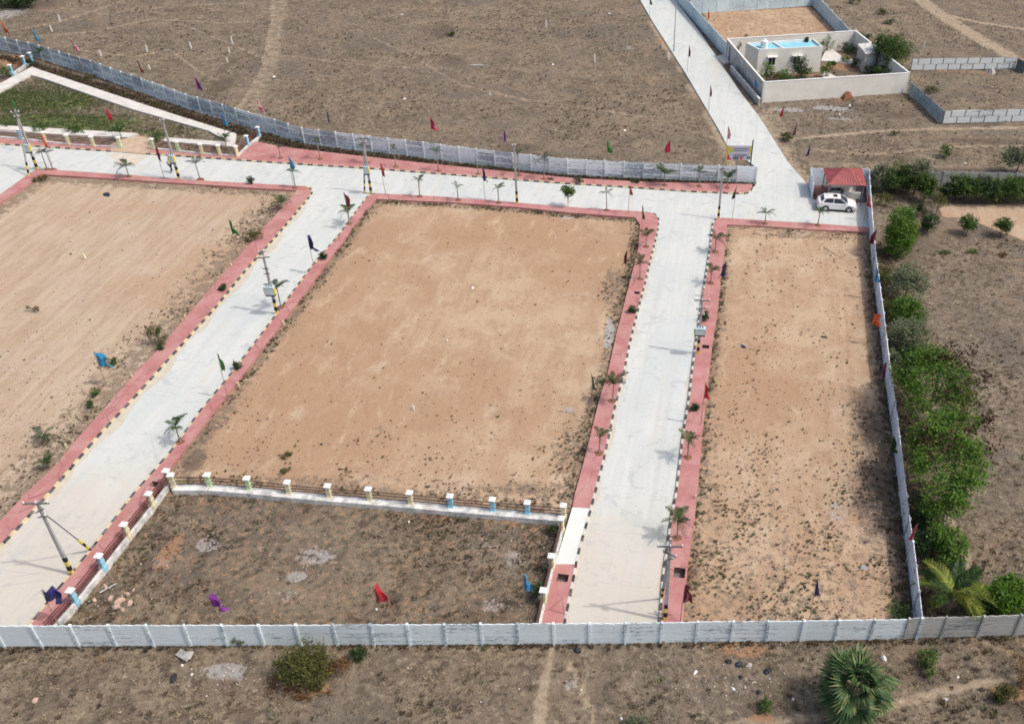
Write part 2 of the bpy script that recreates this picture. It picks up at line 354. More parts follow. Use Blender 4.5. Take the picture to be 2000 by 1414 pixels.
RL_KERB = [(1095, 1256), (1103, 1215), (1117, 1146), (1130, 1078), (1154, 995), (1180, 896), (1201, 796), (1218, 731), (1232, 663), (1248, 600), (1258, 562), (1274, 494), (1284, 457), (1287, 430), (1281, 420), (1266, 416)]
NEAR_C = [(1266, 416), (1117, 407), (960, 394), (873, 387), (820, 384), (735, 380)]
LR_KERB = [(735, 380), (722, 382), (713, 392), (663, 460), (611, 520), (520, 643), (445, 741), (392, 804), (335, 883), (262, 966), (183, 1070), (115, 1152), (63, 1217), (29, 1259)]
ROAD = L_KERB + NEAR_L[1:] + [(-520, 420)] + FAR_A + FAR_B + APP_L + APP_R + NEAR_R[1:] + RR_KERB[1:] + RL_KERB + NEAR_C[1:] + LR_KERB[1:]
L_IN = [(-240, 1262), (0, 1021), (52, 966), (115, 905), (157, 853), (209, 795), (264, 733), (314, 680), (387, 595), (429, 545), (480, 487), (532, 430), (580, 374)]
NL_IN = [(520, 371), (262, 354), (84, 343), (0, 400), (-250, 590)]
C_IN1 = [(72, 1259), (105, 1217), (163, 1140), (213, 1078), (262, 1012), (303, 958), (333, 917), (366, 873), (432, 790), (484, 722), (540, 648), (577, 600), (621, 541), (668, 475), (715, 412), (735, 391)]
C_IN2 = [(873, 397), (1000, 406), (1117, 418), (1240, 427), (1250, 441), (1246, 489), (1235, 533), (1218, 600), (1203, 658), (1188, 726), (1169, 788), (1154, 849), (1141, 901), (1122, 970), (1118, 992)]
R_IN = [(1331, 1252), (1334, 1215), (1343, 1107), (1354, 1034), (1361, 976), (1371, 856), (1380, 770), (1392, 671), (1402, 606), (1408, 541), (1415, 489), (1420, 441), (1480, 443), (1581, 450), (1703, 456)]
FAR_IN_A = [(-320, 246), (0, 267), (73, 275), (214, 286)]
FAR_IN_B = [(296, 293), (458, 305), (494, 278), (558, 290), (689, 305), (794, 317), (900, 328), (1000, 338), (1117, 350), (1274, 358), (1469, 362)]
FRONT_WALL = [(-290, 1266), (0, 1261), (317, 1259.5), (700, 1258), (1222, 1255), (1430, 1251), (1633, 1249), (1765, 1246)]
FRONT_GREY = [(1765, 1246), (2000, 1238), (2120, 1233)]
FAR_WALL = [(-240, 60), (0, 97), (73, 113), (183, 147), (262, 175), (366, 212), (520, 258), (593, 280), (663, 290), (794, 305), (964, 326), (1104, 342), (1211, 347), (1326, 352), (1475, 357)]
SIDE_WALL = [(1692, 362), (1697, 440), (1704, 530), (1718, 640), (1729, 740), (1744, 850), (1755, 950), (1766, 1047), (1776, 1120), (1786, 1210), (1790, 1246)]

def xy(pts): return np.array([(P(*p).x, P(*p).y) for p in pts])
def sdf(X, poly):
    """signed distance, positive inside"""
    d = np.full(len(X), 1e9); ins = np.zeros(len(X), bool); n = len(poly)
    for i in range(n):
        a, b = poly[i], poly[(i + 1) % n]; e = b - a; w = X - a
        t = np.clip((w @ e) / max(e @ e, 1e-9), 0, 1); d = np.minimum(d, np.hypot(*(w - t[:, None] * e).T))
        c = ((a[1] > X[:, 1]) != (b[1] > X[:, 1])); dy = (b[1] - a[1]) if abs(b[1] - a[1]) > 1e-9 else 1e-9
        ins ^= c & (X[:, 0] < e[0] * (X[:, 1] - a[1]) / dy + a[0])
    return np.where(ins, d, -d)
def pdist(X, line):
    d = np.full(len(X), 1e9)
    for a, b in zip(line[:-1], line[1:]):
        e = b - a; w = X - a; t = np.clip((w @ e) / max(e @ e, 1e-9), 0, 1); d = np.minimum(d, np.hypot(*(w - t[:, None] * e).T))
    return d
Z_ROAD = xy(ROAD)
Z_LEFT = xy([(-260, 1262)] + L_IN[1:] + NL_IN)
Z_CENT = xy(C_IN1[5:] + C_IN2 + [(1105, 1005), (715, 968), (330, 942)])
Z_NEAR = xy([(72, 1259)] + C_IN1[1:6] + [(330, 942), (715, 968), (1105, 1005), (1086, 1104), (1055, 1217), (1043, 1256)])
Z_RIGHT = xy(R_IN + [(1712, 640), (1740, 850), (1762, 1047), (1782, 1210), (1788, 1246)])
Z_PARK = xy([(-300, 320), (-30, 180), (60, 146), (86, 153), (183, 187), (262, 214), (408, 255), (465, 281), (325, 271), (220, 262), (131, 254), (0, 247), (-200, 240)])
Z_C1 = xy([(1375, 24), (1583, 12), (1640, 64), (1405, 98)])
Z_SAND = xy([(1835, 404), (1850, 397), (2000, 398), (2100, 400), (2100, 480), (2000, 468), (1960, 452), (1890, 425), (1842, 421)])
Z_LOT2 = xy([(1482, 203), (1773, 182), (1664, 90), (1425, 104)])
FOOT = [L_KERB + NEAR_L[1:] + (L_IN + NL_IN)[::-1]]

def sstep(x, a, b):
    t = np.clip((x - a) / (b - a), 0, 1); return t * t * (3 - 2 * t)
def spots(X, lst):
    """soft ellipses at photographed places: (px, py, rx metres, ry metres, strength)"""
    out = np.zeros(len(X))
    for px, py, rx, ry, s in lst:
        c = P(px, py); out = np.maximum(out, s * (1 - sstep(np.hypot((X[:, 0] - c.x) / rx, (X[:, 1] - c.y) / ry), .35, 1.3)))
    return out
TRACKS = [([(560, -60), (552, 0), (540, 60), (532, 120), (508, 180), (492, 215), (520, 240)], 1.0, .62), ([(535, -20), (528, 60), (515, 130), (480, 190), (440, 240)], .5, .5),
          ([(1770, -30), (1800, 0), (1850, 35), (1905, 70), (1960, 100), (2000, 128), (2090, 190)], 1.5, 1.0), ([(1850, 28), (1910, 42), (1960, 50), (2080, 66)], .6, .8),
          ([(150, 95), (260, 110), (330, 95), (390, 140), (450, 165)], .25, .55), ([(60, 70), (180, 60), (300, 35), (430, 45), (540, 40)], .35, .5),
          ([(350, 45), (450, 85), (530, 120)], .3, .5), ([(720, 70), (790, 100), (900, 165), (1000, 190), (1120, 205), (1250, 225), (1400, 270)], .3, .5),
          ([(480, 100), (620, 115), (700, 125), (800, 130)], .25, .5), ([(960, 175), (1050, 205), (1120, 210)], .25, .5), ([(70, 10), (200, 25), (330, 10), (480, 5)], .8, .5),
          ([(1272, 42), (1337, 146), (1400, 256), (1418, 290), (1430, 320)], .7, .8), ([(1485, 225), (1500, 249), (1545, 320), (1575, 350)], 1.0, .8),
          ([(1580, 318), (1690, 322), (1850, 324), (2060, 330)], .8, .55), ([(1540, 270), (1700, 255), (1838, 250), (2060, 248)], .5, .6), ([(1590, 290), (1700, 300), (1860, 285), (2060, 282)], .4, .5),
          ([(1078, 1262), (1070, 1300), (1058, 1360), (1050, 1430)], .3, .75), ([(1115, 1290), (1125, 1330), (1150, 1370), (1165, 1430)], .25, .6), ([(1560, 1400), (1700, 1385), (1850, 1345), (2050, 1310)], .35, .6),
          ([(1380, 1440), (1450, 1410), (1560, 1400)], .4, .6), ([(1860, 1010), (1880, 1060), (1895, 1110)], .3, .7), ([(560, 270), (700, 295), (900, 318), (1100, 335)], .35, .5),
          ([(225, 290), (262, 262), (300, 268)], 1.3, .9), ([(240, 0), (120, 40), (20, 60)], .5, .5)]
DARK = [(1708, 850, 1.5, 4.5, .75), (1728, 945, 1.7, 5, .75), (1742, 1025, 1.4, 3, .65), (430, 165, 2, 4, .8), (440, 130, 1, 5, .6), (865, 60, 2.2, 5, .75), (880, 120, 3, 4, .6), (1010, 290, 3.5, 2.2, .7), (45, 5, 7, 4, .9), (1320, 120, 3, 3, .6), (1345, 150, 2, 4, .7), (1370, 200, 1.5, 5, .6),  # right plot spots by the side wall: tree shadow painted over brown soil
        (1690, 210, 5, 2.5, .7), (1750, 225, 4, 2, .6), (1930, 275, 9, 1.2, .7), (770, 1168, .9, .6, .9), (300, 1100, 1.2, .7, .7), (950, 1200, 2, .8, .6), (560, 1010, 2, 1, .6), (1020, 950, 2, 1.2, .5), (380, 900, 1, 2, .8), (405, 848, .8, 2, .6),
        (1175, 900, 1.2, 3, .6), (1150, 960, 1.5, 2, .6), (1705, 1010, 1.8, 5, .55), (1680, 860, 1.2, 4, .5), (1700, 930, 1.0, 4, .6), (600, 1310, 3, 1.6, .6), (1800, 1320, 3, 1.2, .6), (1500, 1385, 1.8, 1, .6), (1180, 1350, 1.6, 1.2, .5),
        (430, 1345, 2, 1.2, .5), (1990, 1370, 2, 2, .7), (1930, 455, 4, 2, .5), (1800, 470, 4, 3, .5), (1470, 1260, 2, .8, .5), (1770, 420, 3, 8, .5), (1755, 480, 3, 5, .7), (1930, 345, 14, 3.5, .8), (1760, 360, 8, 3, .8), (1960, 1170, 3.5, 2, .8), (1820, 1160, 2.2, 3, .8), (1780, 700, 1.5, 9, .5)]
GREY = [(405, 1062, .95, .85, .9), (315, 1096, .9, .55, .75), (578, 1125, 1.0, .6, .8), (620, 1085, 2.0, 1.1, .6), (560, 1160, 1.6, .7, .5), (965, 1180, 1.5, .8, .55), (1190, 650, .6, 3.2, .9), (1112, 800, .9, .5, .6), (1000, 410, 1.2, .5, .5),
        (1625, 210, 4, 1.2, .7), (1540, 213, 3.2, 1.0, .8), (440, 1310, 1.8, .9, .7), (1450, 675, .5, .35, .95), (1685, 1107, .6, .25, .95), (1108, 425, 1.2, .4, .8), (1640, 230, 2.5, 1, .6), (20, 25, 3, 4, .6), (1635, 1000, 1.0, 2, .5), (25, 170, 2, 1, .5), (1500, 610, .5, .3, .5), (755, 585, .3, .2, .5), (1115, 1335, .8, .6, .6), (1005, 1090, 1.2, 1.6, .5), (950, 1060, 1.5, .9, .45)]
RED = [(430, 980, 4, .8, .5), (330, 1075, .8, 2.5, .75), (850, 1010, 2, .8, .6), (1180, 30, .1, .1, 0), (1450, 1265, 2.4, .8, .8), (600, 1340, 2.2, .8, .7), (200, 1285, 3, .7, .5), (1880, 790, 1.2, .6, .8), (1300, 80, 2, 3, .7), (1490, 1400, 1.2, .5, .8),
       (1650, 130, 4, 2, .9), (1580, 145, 3, .6, .8), (15, 120, 3, 4, .7), (150, 190, .1, .1, 0), (1640, 190, .9, .8, .8), (340, 930, .6, .6, .7), (980, 1020, 2.5, .7, .5), (400, 930, 2, .6, .5), (1550, 15, .1, .1, 0), (1880, 140, 9, .6, .6), (1975, 1350, 2, .8, .7), (265, 285, 2.2, 2, .5), (215, 1260, .1, .1, 0), (1990, 505, 1.5, .5, .6)]
WEEDY = [(1195, 560, 1.3, 5, .75), (1130, 880, 2.2, 5, .7), (1080, 960, 5, 1.5, .7), (430, 800, 2, 4, .6), (600, 945, 8, 1.0, .7), (950, 960, 7, 1.2, .6), (1000, 410, 7, .7, .8), (800, 400, 4, .8, .6), (250, 760, 2.5, 7, .65), (120, 900, 3, 6, .7), (520, 420, 3, 3, .7), (400, 365, 9, 1.2, .5), (1500, 1180, 7, 3, .6), (1560, 460, 6, .9, .75), (1700, 900, 1.5, 12, .6), (1690, 500, 1, 8, .5), (1580, 650, 2, .7, .6), (1390, 900, .9, 14, .5), (700, 850, 3, 2, .3)]
LAWN = [(60, 195, 11, 5, .95), (130, 235, 11, 3, 1.0), (250, 250, 9, 3, .55), (120, 170, 5, 3, .35), (25, 230, 5, 2, .6), (200, 240, 5, 2, .7), (545, 277, 1.6, .8, .9), (1700, 450, .1, .1, 0), (1850, 490, 1.4, .5, .6), (1905, 490, 1.4, .5, .7), (1590, 650, 2, .4, .45), (1455, 700, .1, .1, 0), (1010, 430, .1, .1, 0), (1230, 430, .8, .4, .7), (300, 1095, .1, .1, 0), (235, 1085, .7, .5, .7), (350, 945, 2, .6, .6), (1755, 1185, 1.0, 1.2, .8), (1350, 1170, .5, 1.2, .7), (1240, 1408, 1.2, .4, .6), (175, 1190, 1.6, 1, .4), (300, 1180, 1.6, .8, .35)]

# ------------------------------------------------------------ ground
PITS = [(1099, 1128), (1327, 1118), (1378, 677), (1244, 572), (301, 945)]
def build_ground():
    gx = np.concatenate([[-1500, -900, -500, -300, -200, -150, -130, -118], np.arange(-112, 86, .4), [90, 100, 120, 160, 240, 400, 800, 1500]])
    gy = np.concatenate([[-1500, -800, -400, -150, -60, -20, 0, 10, 18], np.arange(24, 186, .4), [190, 200, 220, 260, 340, 500, 900, 1600, 2500]])
    nx, ny = len(gx), len(gy); GX, GY = np.meshgrid(gx, gy); X = np.c_[GX.ravel(), GY.ravel()]
    d_road = sdf(X, Z_ROAD); dl, dc, dn, dr = (sdf(X, z) for z in (Z_LEFT, Z_CENT, Z_NEAR, Z_RIGHT)); dp = sdf(X, Z_PARK); d1 = sdf(X, Z_C1); ds = sdf(X, Z_SAND); d2 = sdf(X, Z_LOT2)
    soil = np.maximum.reduce([sstep(d, -.5, .5) for d in (dl, dc, dr, d1)])
    soil = np.maximum(soil, sstep(ds, -.5, .5)); weed = np.zeros(len(X))
    # ragged weedy verge just inside each plot edge
    c_r = P(1190, 700); 
    for d, w, a in ((dl, 2.6, .85), (dc, 1.6, .85), (dr, 1.3, .7), (d1, .8, .6)): weed = np.maximum(weed, np.where(d > -.6, a * (1 - sstep(d, w * .3, w)), 0))
    weed = np.maximum(weed, np.where(d1 > 0, .42, 0)); low = sstep(-X[:, 1], -58, -42)                    # towards the front wall the plots are weedier
    weed = np.maximum(weed, low * np.where(dr > 0, .5, 0)); weed = np.maximum(weed, sstep(-X[:, 1], -54, -46) * np.where(dc > 0, .38, 0))
    lrf = pdist(X, xy(L_IN)); weed = np.maximum(weed, np.where(dl > -.6, .62 * (1 - sstep(lrf, 1.5, 5.5)), 0))
    weed = np.maximum(weed, np.where(soil > .5, spots(X, WEEDY), 0))
    track = np.zeros(len(X)); 
    for ln, w, s in TRACKS: track = np.maximum(track, min(1, s * (1.45 if w < .65 else 1)) * (1 - sstep(pdist(X, xy(ln)), w * .4, w * 1.7)))
    track = np.maximum(track, np.where(sdf(X, xy([(1482, 205), (1500, 249), (1575, 350), (1560, 290), (1520, 215)])) > 0, .6, 0))
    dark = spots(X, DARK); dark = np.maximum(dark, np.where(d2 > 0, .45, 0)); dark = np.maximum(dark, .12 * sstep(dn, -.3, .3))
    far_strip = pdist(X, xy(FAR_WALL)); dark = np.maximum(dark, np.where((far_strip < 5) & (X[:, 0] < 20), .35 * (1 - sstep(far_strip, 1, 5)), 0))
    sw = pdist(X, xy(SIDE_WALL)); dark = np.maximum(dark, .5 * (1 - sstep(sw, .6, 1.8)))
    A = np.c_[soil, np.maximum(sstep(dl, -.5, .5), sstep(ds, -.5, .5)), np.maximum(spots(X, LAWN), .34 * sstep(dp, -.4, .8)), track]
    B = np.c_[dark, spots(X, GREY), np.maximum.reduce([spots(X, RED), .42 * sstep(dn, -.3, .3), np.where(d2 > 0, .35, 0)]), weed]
    # relief
    ph = RNG.uniform(0, 6.28, (14, 2)); z = np.zeros(len(X))
    for i in range(14):
        k = .12 * 1.45 ** i; a = RNG.uniform(0, 6.28); z += np.sin(X[:, 0] * k * math.cos(a) + X[:, 1] * k * math.sin(a) + ph[i, 0]) * .05 / (1 + .35 * i)
    inside = np.maximum.reduce([dl, dc, dr]); z = -.13 + z * .55; z = np.where(inside > 0, z * .3, z)
    z += RNG.normal(0, 1, len(X)) * np.where(inside > 0, .008, .03)
    z = np.minimum(z, -.008); z = np.where(d_road > -1.2, np.minimum(z, -.03), z)
    for px, py in PITS: c = P(px, py); z = np.where(np.hypot(X[:, 0] - c.x, X[:, 1] - c.y) < .8, -.75, z)
    V = np.c_[X, z]
    ii, jj = np.meshgrid(np.arange(nx - 1), np.arange(ny - 1)); a = (jj * nx + ii).ravel(); Q = np.c_[a, a + 1, a + 1 + nx, a + nx]
    cx_ = X[Q].mean(1)
    own = np.zeros(len(Q), int)
    for k, zz in ((1, Z_LEFT), (2, Z_CENT), (3, Z_RIGHT), (4, Z_NEAR), (5, Z_PARK), (6, Z_SAND)): own[sdf(cx_, zz) > 0] = k
    names = ['ground', 'bare_plot', 'bare_plot', 'bare_plot', 'scrub_plot', 'park_lawn', 'sand_patch']
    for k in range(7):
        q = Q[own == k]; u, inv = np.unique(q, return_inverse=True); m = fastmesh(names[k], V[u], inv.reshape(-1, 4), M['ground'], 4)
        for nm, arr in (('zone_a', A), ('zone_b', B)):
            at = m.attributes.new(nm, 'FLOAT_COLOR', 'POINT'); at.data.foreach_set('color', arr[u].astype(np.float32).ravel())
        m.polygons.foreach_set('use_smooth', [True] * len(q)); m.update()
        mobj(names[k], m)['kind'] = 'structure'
build_ground()

def w2(pts): return [(p.x, p.y) for p in PL(pts)]
def slab(name, pts, z0, z1, mat, kind='structure'):
    o = MB().prism(w2(pts), z0, z1).build(name, mat); o['kind'] = kind; return o
slab('concrete_road', ROAD, -.25, .02, M['road'])
slab('footpath', L_KERB + NEAR_L[1:] + (L_IN + NL_IN)[::-1], -.2, .13, M['red'])
slab('footpath', LR_KERB[::-1] + NEAR_C[::-1][1:] + RL_KERB[::-1][1:] [:-4] + [(1154, 995)] + (C_IN1 + C_IN2)[::-1], -.2, .13, M['red'])
slab('footpath', [(1128, 1104), (1117, 1146), (1103, 1215), (1095, 1256), (1043, 1256), (1055, 1217), (1085, 1104)], -.2, .13, M['red'])
slab('white_footpath', [(1118, 992.5), (1154, 995), (1130, 1078), (1128, 1104), (1085, 1104)], -.2, .125, M['slab_white'])
slab('footpath', RR_KERB[::-1] + NEAR_R[::-1][1:-1][::-1][::-1] + R_IN[::-1] if False else R_IN + NEAR_R[:-1] + RR_KERB, -.2, .13, M['red'])
slab('footpath', FAR_A + FAR_IN_A[::-1], -.2, .13, M['red'])
slab('footpath', FAR_B + FAR_IN_B[::-1], -.2, .13, M['red'])
slab('earth_ramp', [(217, 297), (285, 303), (296, 293), (318, 276), (270, 268), (232, 276), (212, 287)], -.1, .11, simple('trodden sandy earth', (.50, .38, .28), .9, .1, .14, 1.5))
slab('dusty_apron', [(213, 299), (290, 304), (275, 316), (262, 325), (235, 322), (222, 312)], .0195, .026, simple('sand dusted concrete', (.58, .52, .44), .9, .1, .08, 1.2))
slab('park_path', [(-80, 200), (-80, 178), (0, 181 - 16), (63, 132), (81, 139), (222, 186), (340, 225), (462, 263), (458, 285), (408, 257), (262, 216), (183, 189), (86, 155), (60, 148), (0, 182)], -.15, .1, M['path_white'])
slab('park_path', [(-300, 232), (0, 246), (131, 254), (270, 262), (249, 270), (118, 264), (0, 258), (-300, 244)], -.15, .095, M['path_white'])
slab('park_path', [(325, 270), (445, 279), (458, 283), (455, 288), (318, 277)], -.15, .095, M['path_white'])
slab('gate_ramp', [(1400, 112), (1427, 106), (1430, 122), (1412, 127)], -.1, .16, M['path_white'])

def dust(line, side, w0, seed, z=.0245):
    g = random.Random(seed); pts = [Vector((*q, 0)) for q in w2(line)]; P0 = resample([(q.x, q.y) for q in pts], .45); V = []
    for i, q in enumerate(P0):
        d = (P0[min(i + 1, len(P0) - 1)] - P0[max(i - 1, 0)]).normalized(); nn = Vector((d.y, -d.x, 0)) * side
        w = max(.03, w0 * (.7 + .2 * math.sin(i * .13 + seed) + .35 * math.sin(i * .41 + 2 * seed)) + g.uniform(-.07, .07)); V += [q + Vector((0, 0, z)), q + nn * w + Vector((0, 0, z))]
    o = MB().add(V, [(2 * i, 2 * i + 1, 2 * i + 3, 2 * i + 2) for i in range(len(P0) - 1)]).build('road_dust', M['dust']); o['kind'] = 'structure'
def resample(pts, step):
    P3 = [Vector((a[0], a[1], 0)) for a in pts]; L = [0]
    for a, b in zip(P3[:-1], P3[1:]): L.append(L[-1] + (b - a).length)
    n = max(1, round(L[-1] / step)); out = []
    for i in range(n + 1):
        s = L[-1] * i / n; k = min(max(j for j in range(len(L)) if L[j] <= s + 1e-9), len(L) - 2)
        out.append(P3[k].lerp(P3[k + 1], (s - L[k]) / max(L[k + 1] - L[k], 1e-9)))
    return out
# kerbs: painted blocks, dark and pale by turns
def kerb(line, pale, step=.585):
    root = empty('road_kerb', (0, 0, 0), kind='structure'); pts = resample(w2(line), step)
    ms = {k: MB().box((0, 0, 0), (.96, .17, .29), 0, .95).mesh('kerb_block', M[k]) for k in (pale, 'kerb_black')}
    for i, (a, b) in enumerate(zip(pts[:-1], pts[1:])):
        d = b - a; c = (a + b) / 2
        mobj('kerb_block', ms[pale if i % 2 else 'kerb_black'], root, (c.x, c.y, .0 + random.uniform(-.006, .006)), (0, 0, math.atan2(d.y, d.x) + random.uniform(-.02, .02)), (d.length, 1, 1))
M['dust'] = simple('washed soil on concrete', (.545, .50, .42), .9, .1, .07, 1.4)
dust(L_KERB[:-3], 1, .75, 1); dust(L_KERB[2:9], 1, .35, 4, .0285); dust(RL_KERB[1:-3], 1, .3, 2); dust(RR_KERB[3:], 1, .28, 3)
kerb(L_KERB, 'kerb_yellow'); kerb(LR_KERB, 'kerb_yellow'); kerb(FAR_A, 'kerb_yellow'); kerb(FAR_B, 'kerb_yellow')
kerb(RR_KERB, 'kerb_white'); kerb(RL_KERB, 'kerb_white')

# ------------------------------------------------------------ precast walls
def top_plank(L, h, t, mat):
    """the highest plank carries a row of shallow scallops"""
    n = 30; mb = MB(); top = []
    for i in range(n + 1):
        x = -L / 2 + L * i / n; top.append((x, h / 2 - .035 + .05 * abs(math.sin(math.pi * 3 * i / n))))
    q = [(x, -t / 2, z) for x, z in top] + [(x, t / 2, z) for x, z in top] + [(x, -t / 2, -h / 2) for x, z in top] + [(x, t / 2, -h / 2) for x, z in top]; m = n + 1
    f = []
    for i in range(n): f += [(i, i + 1, m + i + 1, m + i), (2 * m + i, 2 * m + i + 1, i + 1, i), (m + i, m + i + 1, 3 * m + i + 1, 3 * m + i)]
    return mb.add(q, f).mesh('wall_plank', mat)
def precast(name, label, line, h, mat, group=None, step=2.13, rows=5, post_mat=None, skip_last=False):
    c = P(*line[len(line) // 2]); root = empty(name, (c.x, c.y, 0), label=label, cat='wall', group=group); o0 = Vector((c.x, c.y, 0))
    pts = resample(w2(line), step); ph = h / rows
    pm = MB().box((0, 0, 0), (1, .055, ph - .022), 0, .97).mesh('wall_plank', mat); tm = top_plank(1.0, ph, .055, mat)
    post = MB().box((0, 0, h / 2 - .05), (.15, .17, h + .12)).box((0, 0, h + .03), (.17, .19, .05), 0, .7).mesh('wall_post', post_mat or mat)
    for i, a in enumerate(pts):
        d = (pts[min(i + 1, len(pts) - 1)] - pts[max(i - 1, 0)]); ang = math.atan2(d.y, d.x)
        if not (skip_last and i == len(pts) - 1): mobj('wall_post', post, root, a - o0 + Vector((0, 0, -.05)), (random.uniform(-.012, .012), random.uniform(-.012, .012), ang))
        if i < len(pts) - 1:
            b = pts[i + 1]; d = b - a; mid = (a + b) / 2 - o0; ang = math.atan2(d.y, d.x); dz = random.uniform(-.03, .02)
            for r in range(rows):
                mobj('wall_plank', tm if r == rows - 1 else pm, root, mid + Vector((math.sin(ang) * -.008 * random.random(), .008 * random.random(), ph * (r + .5) - .06 + dz)), (random.uniform(-.012, .012), random.uniform(-.004, .004), ang), (d.length - .06, 1, 1))
    return root
precast('boundary_wall', 'long pale blue whitewashed wall of stacked planks across the front of the photo', FRONT_WALL, 1.9, M['wall_front'], skip_last=True)
precast('boundary_wall', 'unpainted grey continuation of the front plank wall at the lower right corner', FRONT_GREY, 1.95, M['wall_grey'])
precast('boundary_wall', 'long curving mould stained plank wall behind the far footpath and the park', FAR_WALL, 2.0, M['wall_far'], post_mat=M['wall_post'])
precast('boundary_wall', 'narrow looking side wall between the right hand plot and the trees', SIDE_WALL, 1.95, M['wall_side'])
precast('boundary_wall', 'dark grey plank wall behind the hedge right of the guard shelter', [(1697, 362), (1850, 365), (2000, 368), (2120, 371)], 1.9, M['wall_grey'])
precast('shelter_wall', 'mottled grey wall behind the red roofed guard shelter', [(1580, 362), (1688, 362)], 2.1, M['wall_side'])
precast('shelter_wall', 'short stained wall stub at the left end of the guard shelter yard', [(1580, 363.5), (1585, 388)], 1.9, M['wall_side'])

def block_wall(name, label, line, h, mat, step=1.9):
    c = P(*line[0]); root = empty(name, (c.x, c.y, 0), label=label, cat='wall', group='walls of staggered pale blocks'); o0 = Vector((c.x, c.y, 0))
    pts = w2(line); A, B = Vector((*pts[0], 0)), Vector((*pts[-1], 0)); d = B - A; ang = math.atan2(d.y, d.x); L = d.length; u = d.normalized(); n = round(L / step)
    MB().box((0, 0, h / 2 - .05), (L, .05, h)).build('backing', M['wall_dark'], root, (A + B) / 2 - o0, (0, 0, ang))
    bm = MB().box((0, 0, 0), (1, .13, h / 2 - .05), 0, .995).mesh('block', mat)
    for r in range(2):
        cuts = [0] + [(k + (.5 if r else 1)) * step for k in range(n) if 0 < (k + (.5 if r else 1)) * step < L - .3] + [L]
        for a, b in zip(cuts[:-1], cuts[1:]):
            mobj('block', bm, root, A - o0 + u * ((a + b) / 2) + Vector((0, 0, h * (.25 + .5 * r) - .04 + random.uniform(-.02, .02))), (0, 0, ang), (b - a - .14, 1, 1))
    return root
block_wall('compound_wall', 'pale staggered block wall running right from the tree by the cream compound', [(1778, 137), (1981, 134)], 1.7, M['wall_block'])
block_wall('compound_wall', 'pale staggered block wall nearest the hedge at the right edge', [(1840, 241), (2000, 237), (2110, 234)], 1.7, M['wall_block'])
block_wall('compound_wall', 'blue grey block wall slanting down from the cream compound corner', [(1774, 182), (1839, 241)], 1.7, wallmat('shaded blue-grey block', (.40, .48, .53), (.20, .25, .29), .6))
block_wall('compound_wall', 'short dark stub of block wall at the far right end of the upper block wall', [(1983, 134), (1999, 143)], 1.6, M['wall_dark'])

# ------------------------------------------------------------ footpath pits
def pit(px, py, w, d, label, ang=0):
    p = P(px, py, .13)
    for o in [q for q in COL.objects if q.name.startswith('footpath')]:
        cm = MB().box((p.x, p.y, 0), (w, d, 1.2), R(-5)).build('cutter', None); m = o.modifiers.new('hole', 'BOOLEAN'); m.object = cm; m.operation = 'DIFFERENCE'; m.solver = 'EXACT'
        dg = bpy.context.evaluated_depsgraph_get(); nm = bpy.data.meshes.new_from_object(o.evaluated_get(dg)); o.modifiers.clear(); bpy.data.objects.remove(cm); old = o.data
        if len(nm.vertices) > 8: o.data = nm
    r = empty('inspection_pit', (p.x, p.y, .13), R(-5), label=label, cat='pit', group='open pits in the red footpaths')
    MB().box((0, 0, -.55), (w - .01, d - .01, .05)).build('pit_floor', M['pit'], r)
    for k in (-1, 1):
        MB().box((k * (w / 2 + .03), 0, -.27), (.06, d + .12, .52)).build('pit_side', M['pit'], r); MB().box((0, k * (d / 2 + .03), -.27), (w, .06, .52)).build('pit_side', M['pit'], r)
pit(1099, 1128, .72, .62, 'square open pit in the red footpath just below the white slab')
pit(1327, 1118, .75, .85, 'large open pit in the red footpath right of the nearest pole')
pit(1378, 677, .6, .5, 'small dark pit in the red footpath beside the transformer pole of the right road')
pit(1244, 572, .5, .45, 'small grey pit on the left footpath of the right road')
pit(301, 945, .55, .5, 'dark pit on the footpath beside the corner pillar of the garden fence')

